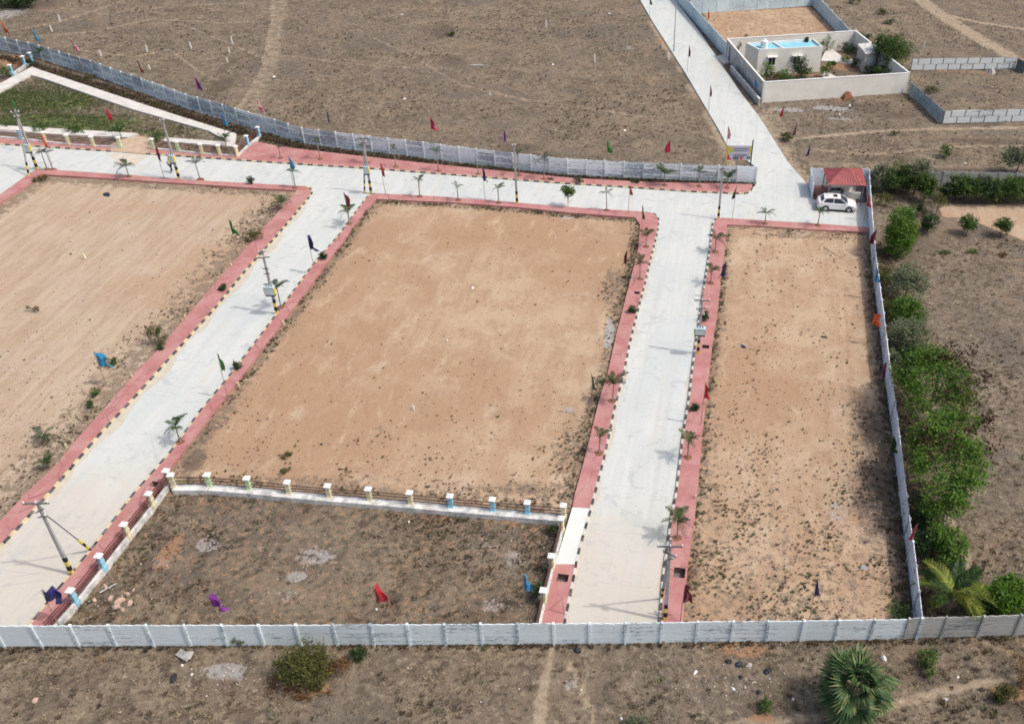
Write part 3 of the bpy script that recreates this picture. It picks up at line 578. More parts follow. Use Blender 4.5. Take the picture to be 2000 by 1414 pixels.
# ------------------------------------------------------------ pillared fences
PILH = 1.32
def pillar_meshes():
    d = {}
    for k in ('p_cream', 'p_green', 'p_blue'):
        d[k] = MB().box((0, 0, PILH / 2 - .1), (.30, .30, PILH + .1)).box((0, 0, .25), (.38, .38, .25)).box((0, 0, PILH * .62), (.34, .34, .12)).mesh('pillar', M[k])
    return d, MB().box((0, 0, 0), (.44, .44, .09)).box((0, 0, .07), (.34, .34, .06), 0, .6).mesh('cap', M['white'])
PM, CAPM = pillar_meshes()
def garden_fence(name, label, tops, cols, rails=(.45, .68, .91, 1.12), railmat='rail', ends=(None, None), plinth=.32, pw=.3, gaps=(), poff=0):
    pts = [P(x, y, PILH + .12) for x, y in tops]; pts = [Vector((p.x, p.y, 0)) for p in pts]
    root = empty(name, pts[0], label=label, cat='fence', group='pillared garden fences'); o0 = pts[0]
    for p, c, k in zip(pts, cols, range(99)):
        nb = pts[min(k + 1, len(pts) - 1)] - pts[max(k - 1, 0)]; ang = math.atan2(nb.y, nb.x)
        q = mobj('pillar', PM[{'c': 'p_cream', 'g': 'p_green', 'b': 'p_blue'}[c]], root, p - o0, (random.uniform(-.02, .02), random.uniform(-.02, .02), ang))
        mobj('cap', CAPM, q, (0, 0, PILH))
    ext = list(pts)
    if ends[0]: ext = [Vector((*w2([ends[0]])[0], 0))] + ext
    if ends[1]: ext = ext + [Vector((*w2([ends[1]])[0], 0))]
    for i, (a, b) in enumerate(zip(ext[:-1], ext[1:])):
        if i in gaps: continue
        d = b - a; m = (a + b) / 2 - o0; ang = math.atan2(d.y, d.x)
        MB().box((0, poff, plinth / 2 - .1), (d.length - (.30 if not poff else .004), pw, plinth + .2 - (.012 if poff else 0))).build('plinth', M['plinth'], root, m, (0, 0, ang))
        for z in rails:
            MB().box((0, 0, z), (d.length - .26, .05, .05)).build('rail', M[railmat], root, m + Vector((0, 0, random.uniform(-.02, .02))), (0, random.uniform(-.006, .006), ang))
    return root
garden_fence('garden_fence', 'fence with white capped pillars and dark red rails along the left road', [(323, 917), (288, 962), (240, 1021), (190, 1083), (136, 1150)], 'cccbb', ends=(None, (93, 1245)))
garden_fence('garden_fence', 'long low fence of green, cream and blue pillars across the middle of the photo', [(332, 925), (403, 925), (481, 931), (559, 939), (639, 946), (718, 952), (799, 959), (878, 966), (961, 973), (1029, 979), (1100, 985)], 'cggccccbbbc', rails=(.5, .78, 1.04), railmat='rail_brown', pw=.62, poff=-.18)
garden_fence('garden_fence', 'fence of cream pillars beside the white footpath slab', [(1096, 1010), (1077, 1083), (1060, 1150)], 'ccg', ends=(None, (1046, 1252)), rails=(.45, .68, .91, 1.12), railmat='rail_brown')
garden_fence('garden_fence', 'fence along the park and far footpath, left of the earth ramp', [(-110, 240), (34, 251), (82, 257), (128, 262), (177, 265), (229, 267)], 'cbcccg', plinth=.25)
garden_fence('garden_fence', 'fence at the tip of the park, right of the earth ramp', [(294, 270), (344, 275), (390, 280), (425, 282), (459, 284), (480, 264), (502, 247)], 'ggcccbb', plinth=.25)
garden_fence('garden_fence', 'short fence of sky blue pillars in the far left corner behind the park', [(17, 126), (42, 109), (56, 102)], 'bbb', plinth=.25)

# ------------------------------------------------------------ electric poles
def stripe_mat():
    n = NT('concrete pole with black and yellow painted foot', .8, .25); o = n.objc()
    sp = n.N.new('ShaderNodeSeparateXYZ'); n.L.new(o, sp.inputs[0]); z = sp.outputs[2]
    a = n.noise(n.pos, 3, 4, .6); c = n.mix(n.step(a, .3, .7), (.34, .34, .35), (.47, .47, .46))
    band = n.ma('MODULO', n.ma('ADD', z, 10.4 - .0), .8); yb = n.mix(n.ma('GREATER_THAN', band, .4), (.72, .60, .16), (.025, .025, .03))
    n.col(n.mix(n.ma('LESS_THAN', z, 1.58), c, yb)); return n.m
M['striped'] = stripe_mat()
def epole(base, top, label, arms=(), box=None, stay=None, twin=None, lamp=False):
    b = P(*base, .1); b.z = 0
    # height that reaches the photographed tip
    best = min((abs(camproj(b + Vector((0, 0, h)))[1] - top[1]), h) for h in [i * .05 for i in range(60, 190)])[1]
    r = empty('electric_pole', b, label=label, cat='utility pole', group='black and yellow footed electric poles')
    mb = MB(); h = best
    mb.add([(-.13, -.09, -.3), (.13, -.09, -.3), (.13, .09, -.3), (-.13, .09, -.3), (-.07, -.06, h), (.07, -.06, h), (.07, .06, h), (-.07, .06, h)], [(3, 2, 1, 0), (4, 5, 6, 7), (0, 1, 5, 4), (1, 2, 6, 5), (2, 3, 7, 6), (3, 0, 4, 7)])
    mb.build('pole_shaft', M['striped'], r)
    for z, L, a in arms:
        arm = MB().box((0, 0, 0), (L, .07, .09)).build('crossarm', M['steel'], r, (0, -.1, h - z), (0, 0, a))
        for s in (-1, 0, 1) if L > .9 else (-1, 1):
            MB().tube((s * (L / 2 - .06), 0, .05), (s * (L / 2 - .06), 0, .13), .055, .055).tube((s * (L / 2 - .06), 0, .13), (s * (L / 2 - .06), 0, .22), .04, .025).build('insulator', M['ceramic'], arm)
    if box:
        z, w, hh = box
        bx = MB().box((0, 0, 0), (w, .36, hh)).box((0, -.19, .02), (w * .86, .02, hh * .84)).build('switch_box', M['box_blue'], r, (0, -.32, z))
        MB().box((0, 0, hh / 2 + .035), (w + .1, .46, .05)).build('box_lid', M['box_blue'], bx)
        for s in (-1, 1): MB().box((s * (w / 2 + .04), -.02, 0), (.06, .34, hh * .8)).build('side_panel', M['yellow'], bx)
        MB().box((0, .0, -hh / 2 - .08), (w * 1.05, .34, .09)).build('bracket', M['black'], bx)
        for s in (-.22, 0, .22): MB().tube((s, 0, hh / 2 + .06), (s, 0, hh / 2 + .22), .05, .03).build('bushing', M['black'], bx)
    if stay:
        sb = P(*stay, .1) - b; sb.z = 0; tp = Vector((0, 0, h - .9)); mid = sb.lerp(tp, .26)
        MB().tube(sb, tp, .035, .035, 6).build('stay_wire', M['steel'], r)
        for k in range(4):
            a_, b_ = sb.lerp(tp, k * .068), sb.lerp(tp, (k + 1) * .068)
            MB().tube(a_, b_, .085, .085, 8).build('stay_guard', M['black'] if k % 2 == 0 else M['yellow'], r)
    if twin:
        tb = P(*twin, .1) - b; tb.z = 0; tp = Vector((0, 0, h * .9)); d = tp - tb
        o = MB().box((0, 0, d.length / 2), (.17, .13, d.length), 0, .6).build('strut_pole', M['striped'], r, tb); o.rotation_euler = d.to_track_quat('Z', 'Y').to_euler()
    return r
def camproj(X):
    q = X - Vector((0, 0, CAM_H)); w = q.dot(F_); return (CX + FPX * q.dot(R_) / w, CY - FPX * q.dot(U_) / w)
epole((140, 1119), (62, 977), 'nearest electric pole on the left road, with a striped stay beside it', [(.15, 1.5, .1), (.75, .5, .9), (1.25, .5, .2)], stay=(178, 1073))
epole((541, 612), (508, 489), 'electric pole carrying a pale blue box halfway down the left road', [(.12, .6, .4), (.65, 1.1, .2), (1.75, .5, .1), (2.25, .5, .3)], box=(2.65, .8, .75))
epole((1299, 1209), (1306, 1052), 'electric pole with a leaning strut at the near end of the right road', [(.55, 1.5, .05), (1.2, .9, -.5), (1.6, .5, .3)], twin=(1292, 1167))
epole((1363, 690), (1369, 568), 'electric pole with a yellow sided box beside the right footpath', [(.9, 1.3, 0), (1.7, .9, .2), (2.3, .6, 0)], box=(2.6, .85, .6))
epole((1403, 427), (1412, 323), 'slim electric pole at the corner where the right road begins', [(.3, .5, 0)])
epole((1010, 398), (1004, 282), 'electric pole with a single lamp bracket on the near side of the far road', [(.15, .45, .6)])
epole((725, 377), (707, 268), 'electric pole with a white box at the mouth of the left road', [(.1, 1.3, .15), (.6, .7, .15)], box=(2.9, .45, .8), twin=(712, 376))
epole((350, 350), (322, 232), 'electric pole with a yellow edged box beside the walking person', [(.2, .5, .3)], box=(2.6, .5, .8))
epole((73, 331), (30, 214), 'pair of joined electric poles with a white box at the far left corner', [(.3, .8, .4), (.8, .5, .4)], box=(2.7, .6, .8), twin=(56, 344))
def lamp_pole():
    b = P(1316, 101); r = empty('lamp_pole', b, label='thin bare grey pole standing at the edge of the approach road', cat='utility pole')
    MB().tube((0, 0, -.2), (0, 0, 7.2), .09, .05).build('pole_shaft', M['conc_pole'], r); MB().tube((0, 0, 7.0), (0, -.5, 7.15), .03, .03, 6).build('bracket', M['steel'], r)
lamp_pole()

# ------------------------------------------------------------ flags
def cloth_mesh(w, h, seed, mat, square=False):
    rd = random.Random(seed); nu, nv = 9, 11; V = []; Fq = []; p1, p2 = rd.uniform(0, 6), rd.uniform(0, 6)
    for j in range(nv):
        t = j / (nv - 1); wd = w * ((.10 + .9 * t ** .75) if not square else (.72 + .28 * t)) * (1 - .38 * max(0, math.sin(t * 6 + p1)))
        for i in range(nu):
            u = i / (nu - 1); x = wd * u; y = (.22 * math.sin(u * 7 + p2 + t * 3.5) + .09 * math.sin(u * 14 + t * 11 + p1)) * (.25 + u) * w
            z = -h * t - u * u * h * .10 * (1 if not square else .3) + .03 * math.sin(u * 9 + p1)
            V.append((x + .03, y, z))
    for j in range(nv - 1):
        for i in range(nu - 1): a = j * nu + i; Fq.append((a, a + 1, a + 1 + nu, a + nu))
    return MB().add(V, Fq).mesh('flag_cloth', mat, True)
def cloth_mat(name, c, mark=None, thr=.62, sc=4):
    n = NT(name, .55, .35); n.b.inputs['Sheen Weight'].default_value = .3; o = n.objc()
    k = n.mix(n.step(n.noise(o, 2, 3), .35, .65), tuple(x * .75 for x in c), c)
    if mark: k = n.mix(n.step(n.noise(n.map(o, (1, 1, 1.6)), sc, 3, .6), thr, thr + .03), k, mark)
    n.col(k); tr = n.N.new('ShaderNodeBsdfTranslucent'); n.inp(tr.inputs[0], k); ad = n.N.new('ShaderNodeMixShader'); ad.inputs[0].default_value = .3
    n.L.new(n.b.outputs[0], ad.inputs[1]); n.L.new(tr.outputs[0], ad.inputs[2]); n.L.new(ad.outputs[0], n.N['Material Output'].inputs[0]); return n.m
FC = {'orange': cloth_mat('orange flag cloth', (.82, .13, .03), (.85, .55, .4), .66, 5), 'blue': cloth_mat('sky blue flag cloth', (.03, .30, .58), (.35, .6, .8), .66), 'pink': cloth_mat('pink and white flag cloth', (.75, .12, .22), (.85, .8, .8), .50, 5),
      'maroon': cloth_mat('maroon flag cloth', (.17, .012, .028)), 'purple': cloth_mat('purple flag cloth', (.24, .03, .30), (.6, .4, .65), .70), 'red': cloth_mat('red flag cloth', (.60, .03, .045), (.8, .7, .7), .72), 'navy': cloth_mat('navy flag cloth', (.028, .025, .16)),
      'crimson': cloth_mat('crimson flag cloth', (.60, .035, .10)), 'green': cloth_mat('green flag cloth', (.03, .20, .04)), 'dkgreen': cloth_mat('dark green flag cloth', (.018, .075, .025)), 'magenta': cloth_mat('dark magenta flag cloth', (.20, .01, .12))}
BAM = {}
def flag(px, py, col, word, w, where, side=1, h=1.5, H=4.4, sq=False, yaw=None):
    w *= 1.12
    t = P(px, py, H); H0 = H
    r = empty('flag', (t.x, t.y, 0), (yaw if yaw is not None else random.uniform(-.3, .3)) + (math.pi if side < 0 else 0), label=f'{word} flag {where}', cat='flag', group='coloured flags on bamboo poles')
    r.rotation_euler = (random.uniform(-.05, .05), random.uniform(-.05, .05), r.rotation_euler[2])
    key = round(H, 1)
    if key not in BAM:
        mb = MB(); n = 7
        for k in range(n): mb.tube((0, 0, -.2 + (H + .25) * k / n), (0, 0, -.2 + (H + .25) * (k + 1) / n), .032 - .002 * k, .028 - .002 * k, 6)
        BAM[key] = mb.mesh('flag_pole', M['bamboo'])
    mobj('flag_pole', BAM[key], r); mobj('flag_cloth', cloth_mesh(w, h, px * 7 + py, FC[col], sq), r, (0, 0, H))
flag(4, 42, 'orange', 'orange red', .55, 'above the far wall at the upper left corner of the photo')
flag(62, 58, 'blue', 'sky blue', .55, 'above the far left bend of the mouldy wall')
flag(139, 76, 'pink', 'pink flag with white patches, a', .55, 'behind the far wall left of the maroon one', h=1.5)
flag(271, 118, 'maroon', 'narrow dark maroon', .3, 'behind the far wall above the park tip', H=4.2)
flag(381, 152, 'purple', 'bright purple', .6, 'behind the wall above the tapering park path')
flag(505, 193, 'pink', 'red and white', .6, 'at the bottom of the sandy track behind the wall')
flag(637, 216, 'navy', 'narrow navy', .22, 'behind the wall above the wide red apron')
flag(837, 228, 'crimson', 'wide crimson', .7, 'behind the middle of the far wall', side=1)
flag(980, 252, 'purple', 'dark purple', .35, 'behind the wall just left of the lamp bracket pole')
flag(1187, 272, 'green', 'bright green', .55, 'behind the right part of the far wall')
flag(1312, 274, 'crimson', 'crimson triangular', .75, 'behind the far wall nearest the printed banner', side=-1)
flag(428, 220, 'blue', 'light blue', .5, 'in front of the mouldy wall near the park tip', H=3.8)
flag(202, 210, 'red', 'red', .5, 'standing on the park lawn', H=3.6)
flag(21, 198, 'green', 'green', .4, 'at the head of the twin electric poles', H=6.0)
flag(80, 262, 'orange', 'narrow orange', .3, 'over the far footpath beside the twin poles', H=3.6)
flag(303, 288, 'maroon', 'maroon', .45, 'over the far kerb left of the walking person', H=3.8)
flag(560, 304, 'blue', 'turquoise blue', .5, 'over the far kerb left of the left road mouth', H=3.8)
flag(744, 317, 'red', 'small red', .35, 'right of the white boxed pole', H=3.9)
flag(943, 328, 'navy', 'navy blue', .45, 'over the far kerb left of the slim pole', H=3.8)
flag(1228, 361, 'red', 'small bright red', .35, 'beyond the right end of the middle plot', H=3.5, h=1.1)
flag(1256, 402, 'dkgreen', 'dark green', .25, 'at the corner of the middle plot and the right road', H=3.4)
flag(1436, 363, 'dkgreen', 'dull green', .3, 'right of the corner pole near the wall end', H=3.9, side=-1)
flag(675, 376, 'maroon', 'maroon', .6, 'above the palm at the mouth of the left road', H=4.2)
flag(600, 458, 'navy', 'navy', .75, 'hanging over the left road below its mouth', H=4.2)
flag(447, 428, 'green', 'green', .6, 'at the right end of the pale left plot', H=4.2)
flag(419, 691, 'green', 'thin green', .35, 'over the middle of the left road', H=4.4)
flag(183, 686, 'blue', 'large blue', .95, 'on the pale left plot', H=3.4, h=1.35)
flag(1225, 487, 'maroon', 'dark red', .4, 'on the upper right edge of the middle plot', H=3.9, side=-1)
flag(1421, 510, 'navy', 'navy', .6, 'over the right footpath near its top', H=4.0, side=-1)
flag(1160, 730, 'dkgreen', 'drooping dark green', .25, 'on the right edge of the middle plot', H=4.2)
flag(1376, 748, 'red', 'bright red', .45, 'at the edge of the right footpath, halfway down', H=4.2)
flag(1697, 378, 'red', 'crimson', .45, 'on the side wall right of the white car', H=3.2)
flag(1716, 450, 'maroon', 'maroon', .7, 'between the side wall and the columnar tree', side=-1, H=3.0)
flag(1714, 524, 'blue', 'blue', .5, 'on the side wall below the columnar tree', H=3.4)
flag(1706, 611, 'orange', 'square orange', .65, 'lying across the top of the side wall', H=3.2, sq=True, h=1.15)
flag(1738, 708, 'magenta', 'dark magenta', .5, 'on the side wall at the height of the leafy trees', side=-1, H=3.4)
flag(1743, 852, 'dkgreen', 'dark green', .6, 'on the side wall halfway down', H=3.2)
flag(1789, 1024, 'crimson', 'thin crimson', .3, 'right of the side wall above the coconut palm', side=-1, H=3.4)
flag(1598, 1131, 'navy', 'deep blue', .32, 'in the right plot close to the front wall', H=3.9)
flag(1334, 1147, 'maroon', 'square maroon', .5, 'at the foot of the right footpath', H=3.3, sq=True)
flag(1020, 1123, 'blue', 'crumpled blue', .5, 'beside the cream pillars near the front wall', H=3.0)
flag(729, 1140, 'red', 'red', .85, 'over the scrub plot in the middle foreground', H=3.8)
flag(413, 1160, 'purple', 'violet', 1.0, 'over the scrub plot left of the red one', H=3.4, h=1.0)
flag(81, 1156, 'navy', 'large navy', 1.0, 'at the lower left corner above the red rails', H=3.2, sq=True, h=.95)
flag(1270, -10, 'navy', 'navy', .4, 'cut by the top edge on the approach road', H=3.8)
flag(1345, 90, 'maroon', 'blackish maroon', .35, 'over the approach road beside the cream compound', H=3.8)
flag(1388, 167, 'maroon', 'thin maroon', .28, 'over the approach road halfway down', H=3.8)
flag(1422, 248, 'pink', 'pink and white', .45, 'over the approach road above the printed banner', H=4)
flag(1534, 205, 'red', 'red', .4, 'on the scrub in front of the cream compound', side=-1, H=3.8)
flag(1558, 240, 'maroon', 'dark red', .3, 'on the scrub between a red and a navy one', side=-1, H=4.2)
flag(1585, 281, 'navy', 'navy', .32, 'just behind the guard shelter yard', side=-1, H=3.6)
flag(1384, 18, 'orange', 'small orange red', .3, 'in the sandy walled yard at the top', H=3.2)
flag(1476, 150, 'blue', 'bright blue', .4, 'against the outer face of the cream compound wall', H=3.0, h=1.4)

# ------------------------------------------------------------ vegetation
def leaves_mesh(name, blobs, n, size, mat, seed=0, up=.35, shell=.55, asp=.55):
    """leaf-sized faces in clumps through the volume of each blob (x, y, z, rx, ry, rz)"""
    g = np.random.default_rng(seed); w = np.array([b[3] * b[4] * b[5] for b in blobs]); w = w / w.sum(); which = g.choice(len(blobs), n, p=w); B = np.array(blobs)[which]
    # clump centres give light and dark bunches
    ncl = max(6, n // 26); cl_b = np.array(blobs)[g.choice(len(blobs), ncl, p=w)]
    d = g.normal(size=(ncl, 3)); d /= np.linalg.norm(d, axis=1)[:, None]; rr = (shell + (1 - shell) * g.random(ncl)) ** .8
    cc = cl_b[:, :3] + d * cl_b[:, 3:] * rr[:, None]
    ci = g.integers(0, ncl, n); spread = np.minimum(cl_b[ci, 3:], 3) * .20 + size * .6
    C = cc[ci] + g.normal(size=(n, 3)) * spread * .62; C[:, 2] = np.maximum(C[:, 2], .03)
    a = g.uniform(0, 6.283, n); nrm = g.normal(size=(n, 3)); nrm[:, 2] = np.abs(nrm[:, 2]) + up; nrm /= np.linalg.norm(nrm, axis=1)[:, None]
    t = np.c_[np.cos(a), np.sin(a), np.zeros(n)]; t -= nrm * (t * nrm).sum(1)[:, None]; t /= np.linalg.norm(t, axis=1)[:, None] + 1e-9; b = np.cross(nrm, t)
    s = size * g.uniform(.6, 1.3, n)[:, None]
    V = np.stack([C - t * s * .5, C - b * s * asp * .5 + nrm * s * .06, C + t * s * .5, C + b * s * asp * .5 + nrm * s * .06], 1).reshape(-1, 3)
    tint = np.clip(g.uniform(.15, .85, ncl)[ci] * .6 + g.uniform(0, 1, n) * .42, 0, 1)
    return fastmesh(name, V, np.arange(4 * n).reshape(n, 4), mat, 4, np.repeat(tint, 4))
def branches(mb, h, r, spread, n, rd, z0=.3, segs=2):
    for k in range(n):
        a = 2.4 * k + rd.uniform(-.4, .4); z = h * (z0 + (1 - z0) * .8 * k / n); p = Vector((0, 0, z)); q = p + Vector((math.cos(a) * spread * rd.uniform(.5, .9), math.sin(a) * spread * rd.uniform(.5, .9), h * rd.uniform(.15, .4)))
        m = p.lerp(q, .5) + Vector((0, 0, -.06 * h)); mb.tube(p, m, r * .5, r * .35, 5).tube(m, q, r * .35, r * .12, 5)
        q2 = m + Vector((rd.uniform(-1, 1) * spread * .4, rd.uniform(-1, 1) * spread * .4, h * .25)); mb.tube(m, q2, r * .25, r * .08, 4)
def bush(name, label, base, rx, ry, h, n, size, mat, cat='bush', group=None, trunk=0, blobs=None, extra=None, seed=None, up=.35, shell=.5):
    b = P(*base); b.z = -.05; seed = seed or int(base[0] * 3 + base[1]); rd = random.Random(seed)
    r = empty(name, b, label=label, cat=cat, group=group)
    if blobs is None:
        blobs = []; 
        for k in range(5): a = k * 1.257 + rd.random(); blobs.append((math.cos(a) * rx * .45, math.sin(a) * ry * .45, trunk + (h - trunk) * rd.uniform(.35, .65), rx * .5, ry * .5, (h - trunk) * .36))
        blobs.append((0, 0, trunk + (h - trunk) * .62, rx * .55, ry * .55, (h - trunk) * .38))
    mobj('crown', leaves_mesh('crown', blobs, n, size, M[mat], seed, up, shell), r)
    mb = MB(); tr = max(.02, h * .016); mb.tube((0, 0, -.1), (rd.uniform(-.1, .1) * h * .3, 0, h * .72), tr * 1.5, tr * .6, 6); branches(mb, h * .8, tr * 1.2, max(rx, ry) * .7, 6 if h > 1.2 else 4, rd)
    mb.build('trunk', M['twig'], r)
    if extra:
        nm, ebl, en, esz, emat = extra; mobj(nm, leaves_mesh(nm, ebl, en, esz, M[emat], seed + 5, .2, .6, .8), r)['kind'] = 'stuff'
    return r
FR = {}
def frond_mesh(mat, L=1.0, droop=.55, nl=11, lw=.05, ll=.32, seed=0):
    key = (mat, L, droop, nl, seed)
    if key in FR: return FR[key]
    g = random.Random(seed); V = []; Fq = []; T = []
    def pt(t): return Vector((L * (t - .12 * t * t), 0, L * (.62 * t - droop * 1.35 * t * t)))
    for k in range(6):
        a, b = pt(k / 6), pt((k + 1) / 6); w = .022 * L * (1.15 - k / 6); n = len(V); V += [a + Vector((0, -w, 0)), a + Vector((0, w, 0)), b + Vector((0, w * .85, 0)), b + Vector((0, -w * .85, 0))]; Fq.append((n, n + 1, n + 2, n + 3)); T += [.9] * 4
    for k in range(nl):
        t = .14 + .86 * k / (nl - 1); p = pt(t); l = ll * L * math.sin(math.pi * (.18 + .72 * t)) * g.uniform(.85, 1.1)
        for s in (-1, 1):
            sw = .55 + .5 * t; e = p + Vector((l * sw * .8, s * l * .85, -l * .28 + g.uniform(-.04, .04) * L)); m = p.lerp(e, .5) + Vector((0, 0, .05 * L)); w = Vector((lw * L, 0, 0)); n = len(V)
            V += [p - w * .5, p + w * .5, m + w * .6, m - w * .6, e]; Fq += [(n, n + 1, n + 2, n + 3), (n + 3, n + 2, n + 4)]; tt = g.random() * .9; T += [tt] * 5
    m = bpy.data.meshes.new('frond'); m.from_pydata([tuple(v) for v in V], [], Fq); m.materials.append(M[mat]); a = m.attributes.new('tint', 'FLOAT', 'POINT'); a.data.foreach_set('value', T); m.update(); FR[key] = m; return m
def palm(px, py, where, hgt=1.3, fr=1.0, n=8, mat='frond', name='young_palm', word='young', ring=True, lift=(.1, .85), z=.13):
    fr *= 1.06
    b = P(px, py, z); rd = random.Random(px * 31 + py); r = empty(name, b, rd.uniform(0, 6), label=f'{word} palm {where}', cat='palm', group='young palms planted along the footpaths')
    mb = MB(); lean = rd.uniform(-.06, .06); top = Vector((lean * hgt, rd.uniform(-.05, .05) * hgt, hgt))
    mb.tube((0, 0, -.15), top * .5, .07, .05, 7).tube(top * .5, top, .05, .04, 7).build('trunk', M['trunk_palm'], r)
    for k in range(n):
        v = k % 3; pit_ = -rd.uniform(*lift); s = fr * rd.uniform(.75, 1.15)
        mobj('frond', frond_mesh(mat, 1.0, (.35, .6, .85)[v], seed=v), r, top, (rd.uniform(-.2, .2), pit_, k * 2.4 + rd.uniform(-.3, .3)), (s, s, s))
    if ring: MB().tube((0, 0, -.1), (0, 0, .03), .42, .30, 12).build('soil_ring', M['soil_ring'], r)
    return r
palm(92, 331, 'left of a pair beside the twin electric poles', 1.9, .85, 7, 'frond_grey'); palm(103, 331, 'right of a pair beside the twin electric poles', 1.9, .85, 6, 'frond_grey')
palm(252, 345, 'on the near kerb left of the walking person', 1.2, 1.15, 9, 'frond'); palm(391, 350, 'right of the walking person on the near kerb', 1.8, 1.0, 7, 'frond_grey')
palm(577, 367, 'under the turquoise flag by the left road mouth', 1.9, .8, 7, 'frond_grey'); palm(820, 384, 'left of two on the middle plot footpath', 1.9, .9, 7, 'frond_grey', word='thin young')
palm(895, 391, 'with very sparse fronds on the middle plot footpath', 1.5, .8, 5, 'frond_grey', word='almost bare young'); palm(974, 396, 'beside the slim pole on the middle plot footpath', 1.7, .85, 7, 'frond', word='small')
palm(1185, 411, 'with lopsided fronds right of the leafy sapling', 2.0, .8, 5, 'frond_grey', word='tall thin')
palm(682, 437, 'with dark fronds at the mouth of the left road', 1.3, 1.15, 9, 'frond', word='bushy'); palm(549, 600, 'beside the boxed pole on the left road', 1.9, 1.1, 8, 'frond_grey', word='tall')
palm(352, 863, 'on the near half of the left road footpath', 1.4, 1.1, 9, 'frond', word='dark spiky'); palm(1262, 482, 'over the footpath corner of the right road', 1.2, 1.05, 9, 'frond', word='dark')
palm(1250, 545, 'sprawling over the left footpath of the right road', 1.6, 1.05, 8, 'frond', word='drooping'); palm(1196, 783, 'with arching fronds halfway down the right road', 1.7, 1.3, 9, 'frond', word='large arching')
palm(1170, 885, 'below the arching one on the left footpath of the right road', 1.6, .95, 7, 'frond', word='slender'); palm(1397, 492, 'at the top of the right hand footpath', 1.4, 1.1, 9, 'frond_grey', word='tangled')
palm(1388, 553, 'left of the navy flag on the right footpath', 1.4, .95, 8, 'frond', word='dark'); palm(1343, 893, 'leaning over the kerb below the red flag', 1.8, .95, 8, 'frond', word='ragged')
palm(1323, 1050, 'with large bright fronds near the foot of the right road', 1.6, 1.15, 10, 'frond', word='bright'); palm(1494, 437, 'on the footpath in front of the guard shelter road', 1.2, .85, 8, 'frond', word='upright')
palm(1597, 440, 'in front of the white car', 1.7, .9, 8, 'frond', word='leafy', lift=(-.1, .3))
palm(548, 309, 'withered almost to the stem on the wide red apron', 1.2, .6, 5, 'leaf_dry' if False else 'frond_grey', word='withered'); palm(626, 311, 'right of the withered one below the far wall', 2.0, .85, 6, 'frond_grey', word='thin')
palm(717, 318, 'beside the head of the white boxed pole', 1.9, .95, 7, 'frond_grey', word='dusty'); palm(773, 326, 'against the wall right of the white boxed pole', 2.2, .6, 6, 'frond_grey', word='small')
palm(857, 334, 'against the wall below the crimson flag', 2.3, .75, 7, 'frond', word='dark tufted'); palm(1014, 343, 'behind the slim pole at the wall', 2.6, .9, 6, 'frond_grey', word='slim')
palm(1062, 350, 'with curved fronds against the far wall', 2.3, 1.1, 7, 'frond_grey', word='curved'); palm(1298, 362, 'in front of the wall under the crimson triangular flag', 1.4, 1.25, 10, 'frond', word='bright bushy')
palm(1366, 364, 'with pale fronds near the wall end', 1.7, .95, 7, 'frond_grey', word='pale'); palm(1420, 367, 'last before the corner pole at the wall end', 1.1, 1.2, 9, 'frond', word='broad dark')
palm(934, 340, 'reduced to a bare stem left of the navy flag', 1.2, .5, 3, 'frond_grey', word='leafless')
palm(443, 290, 'inside the fence at the tip of the park', 1.0, 1.2, 9, 'frond', word='spreading', ring=False, z=0); palm(238, 272, 'inside the park fence left of the earth ramp', .9, 1.2, 9, 'frond', word='green', ring=False, z=0)
palm(552, 410, 'at the upper right corner of the pale left plot', .8, 1.1, 10, 'frond', word='fresh green', z=0); palm(97, 912, 'spreading at the near left plot edge', .45, .85, 12, 'frond', word='low bright', z=0, lift=(.1, .9), ring=False)
palm(88, 862, 'just above the low bright one on the left plot', .5, .95, 9, 'frond_grey', word='dull', z=0, ring=False)
palm(85, 128, 'against the mouldy wall behind the park corner', 1.6, 1.2, 8, 'leaf_dark' if False else 'frond', word='dark', z=0, ring=False)

def tree_pods(label, base, blobs, n, pods, pn, seed, size=.22):
    bush('leafy_tree', label, base, 2.6, 2.6, 5.4, n, size, 'leaf_tree', 'tree', None, 1, blobs, ('seed_pod', pods, pn, .2, 'pod'), seed, shell=.2)
def at(base, px, py, z): z += 1.1; a = P(*base); q = P(px, py, z); return (q.x - a.x, q.y - a.y, z)
B1 = (1815, 800); bl = [(*at(B1, 1822, 700, 3.8), 1.9, 1.8, 1.1), (*at(B1, 1800, 745, 3.3), 1.5, 1.6, 1.1), (*at(B1, 1868, 735, 3.7), 1.6, 1.7, 1.1), (*at(B1, 1800, 705, 3.0), 1.2, 1.6, 1.1), (*at(B1, 1850, 775, 3.0), 1.5, 1.2, .9), (*at(B1, 1795, 790, 2.6), 1.3, 1.2, .9), (*at(B1, 1768, 735, 2.4), 1.2, 1.8, .9), (*at(B1, 1845, 812, 3.2), 1.6, 1.1, .9), (*at(B1, 1890, 770, 3.4), 1.1, 1.2, .8)]
tree_pods('upper of two big feathery trees with brown pods right of the side wall', B1, bl, 9800, [(*at(B1, 1895, 715, 4.2), 1.5, 2.6, .8), (*at(B1, 1880, 780, 3.9), 1.5, 1.6, .8), (*at(B1, 1830, 680, 4.3), 2.2, 1.4, .6)], 900, 11)
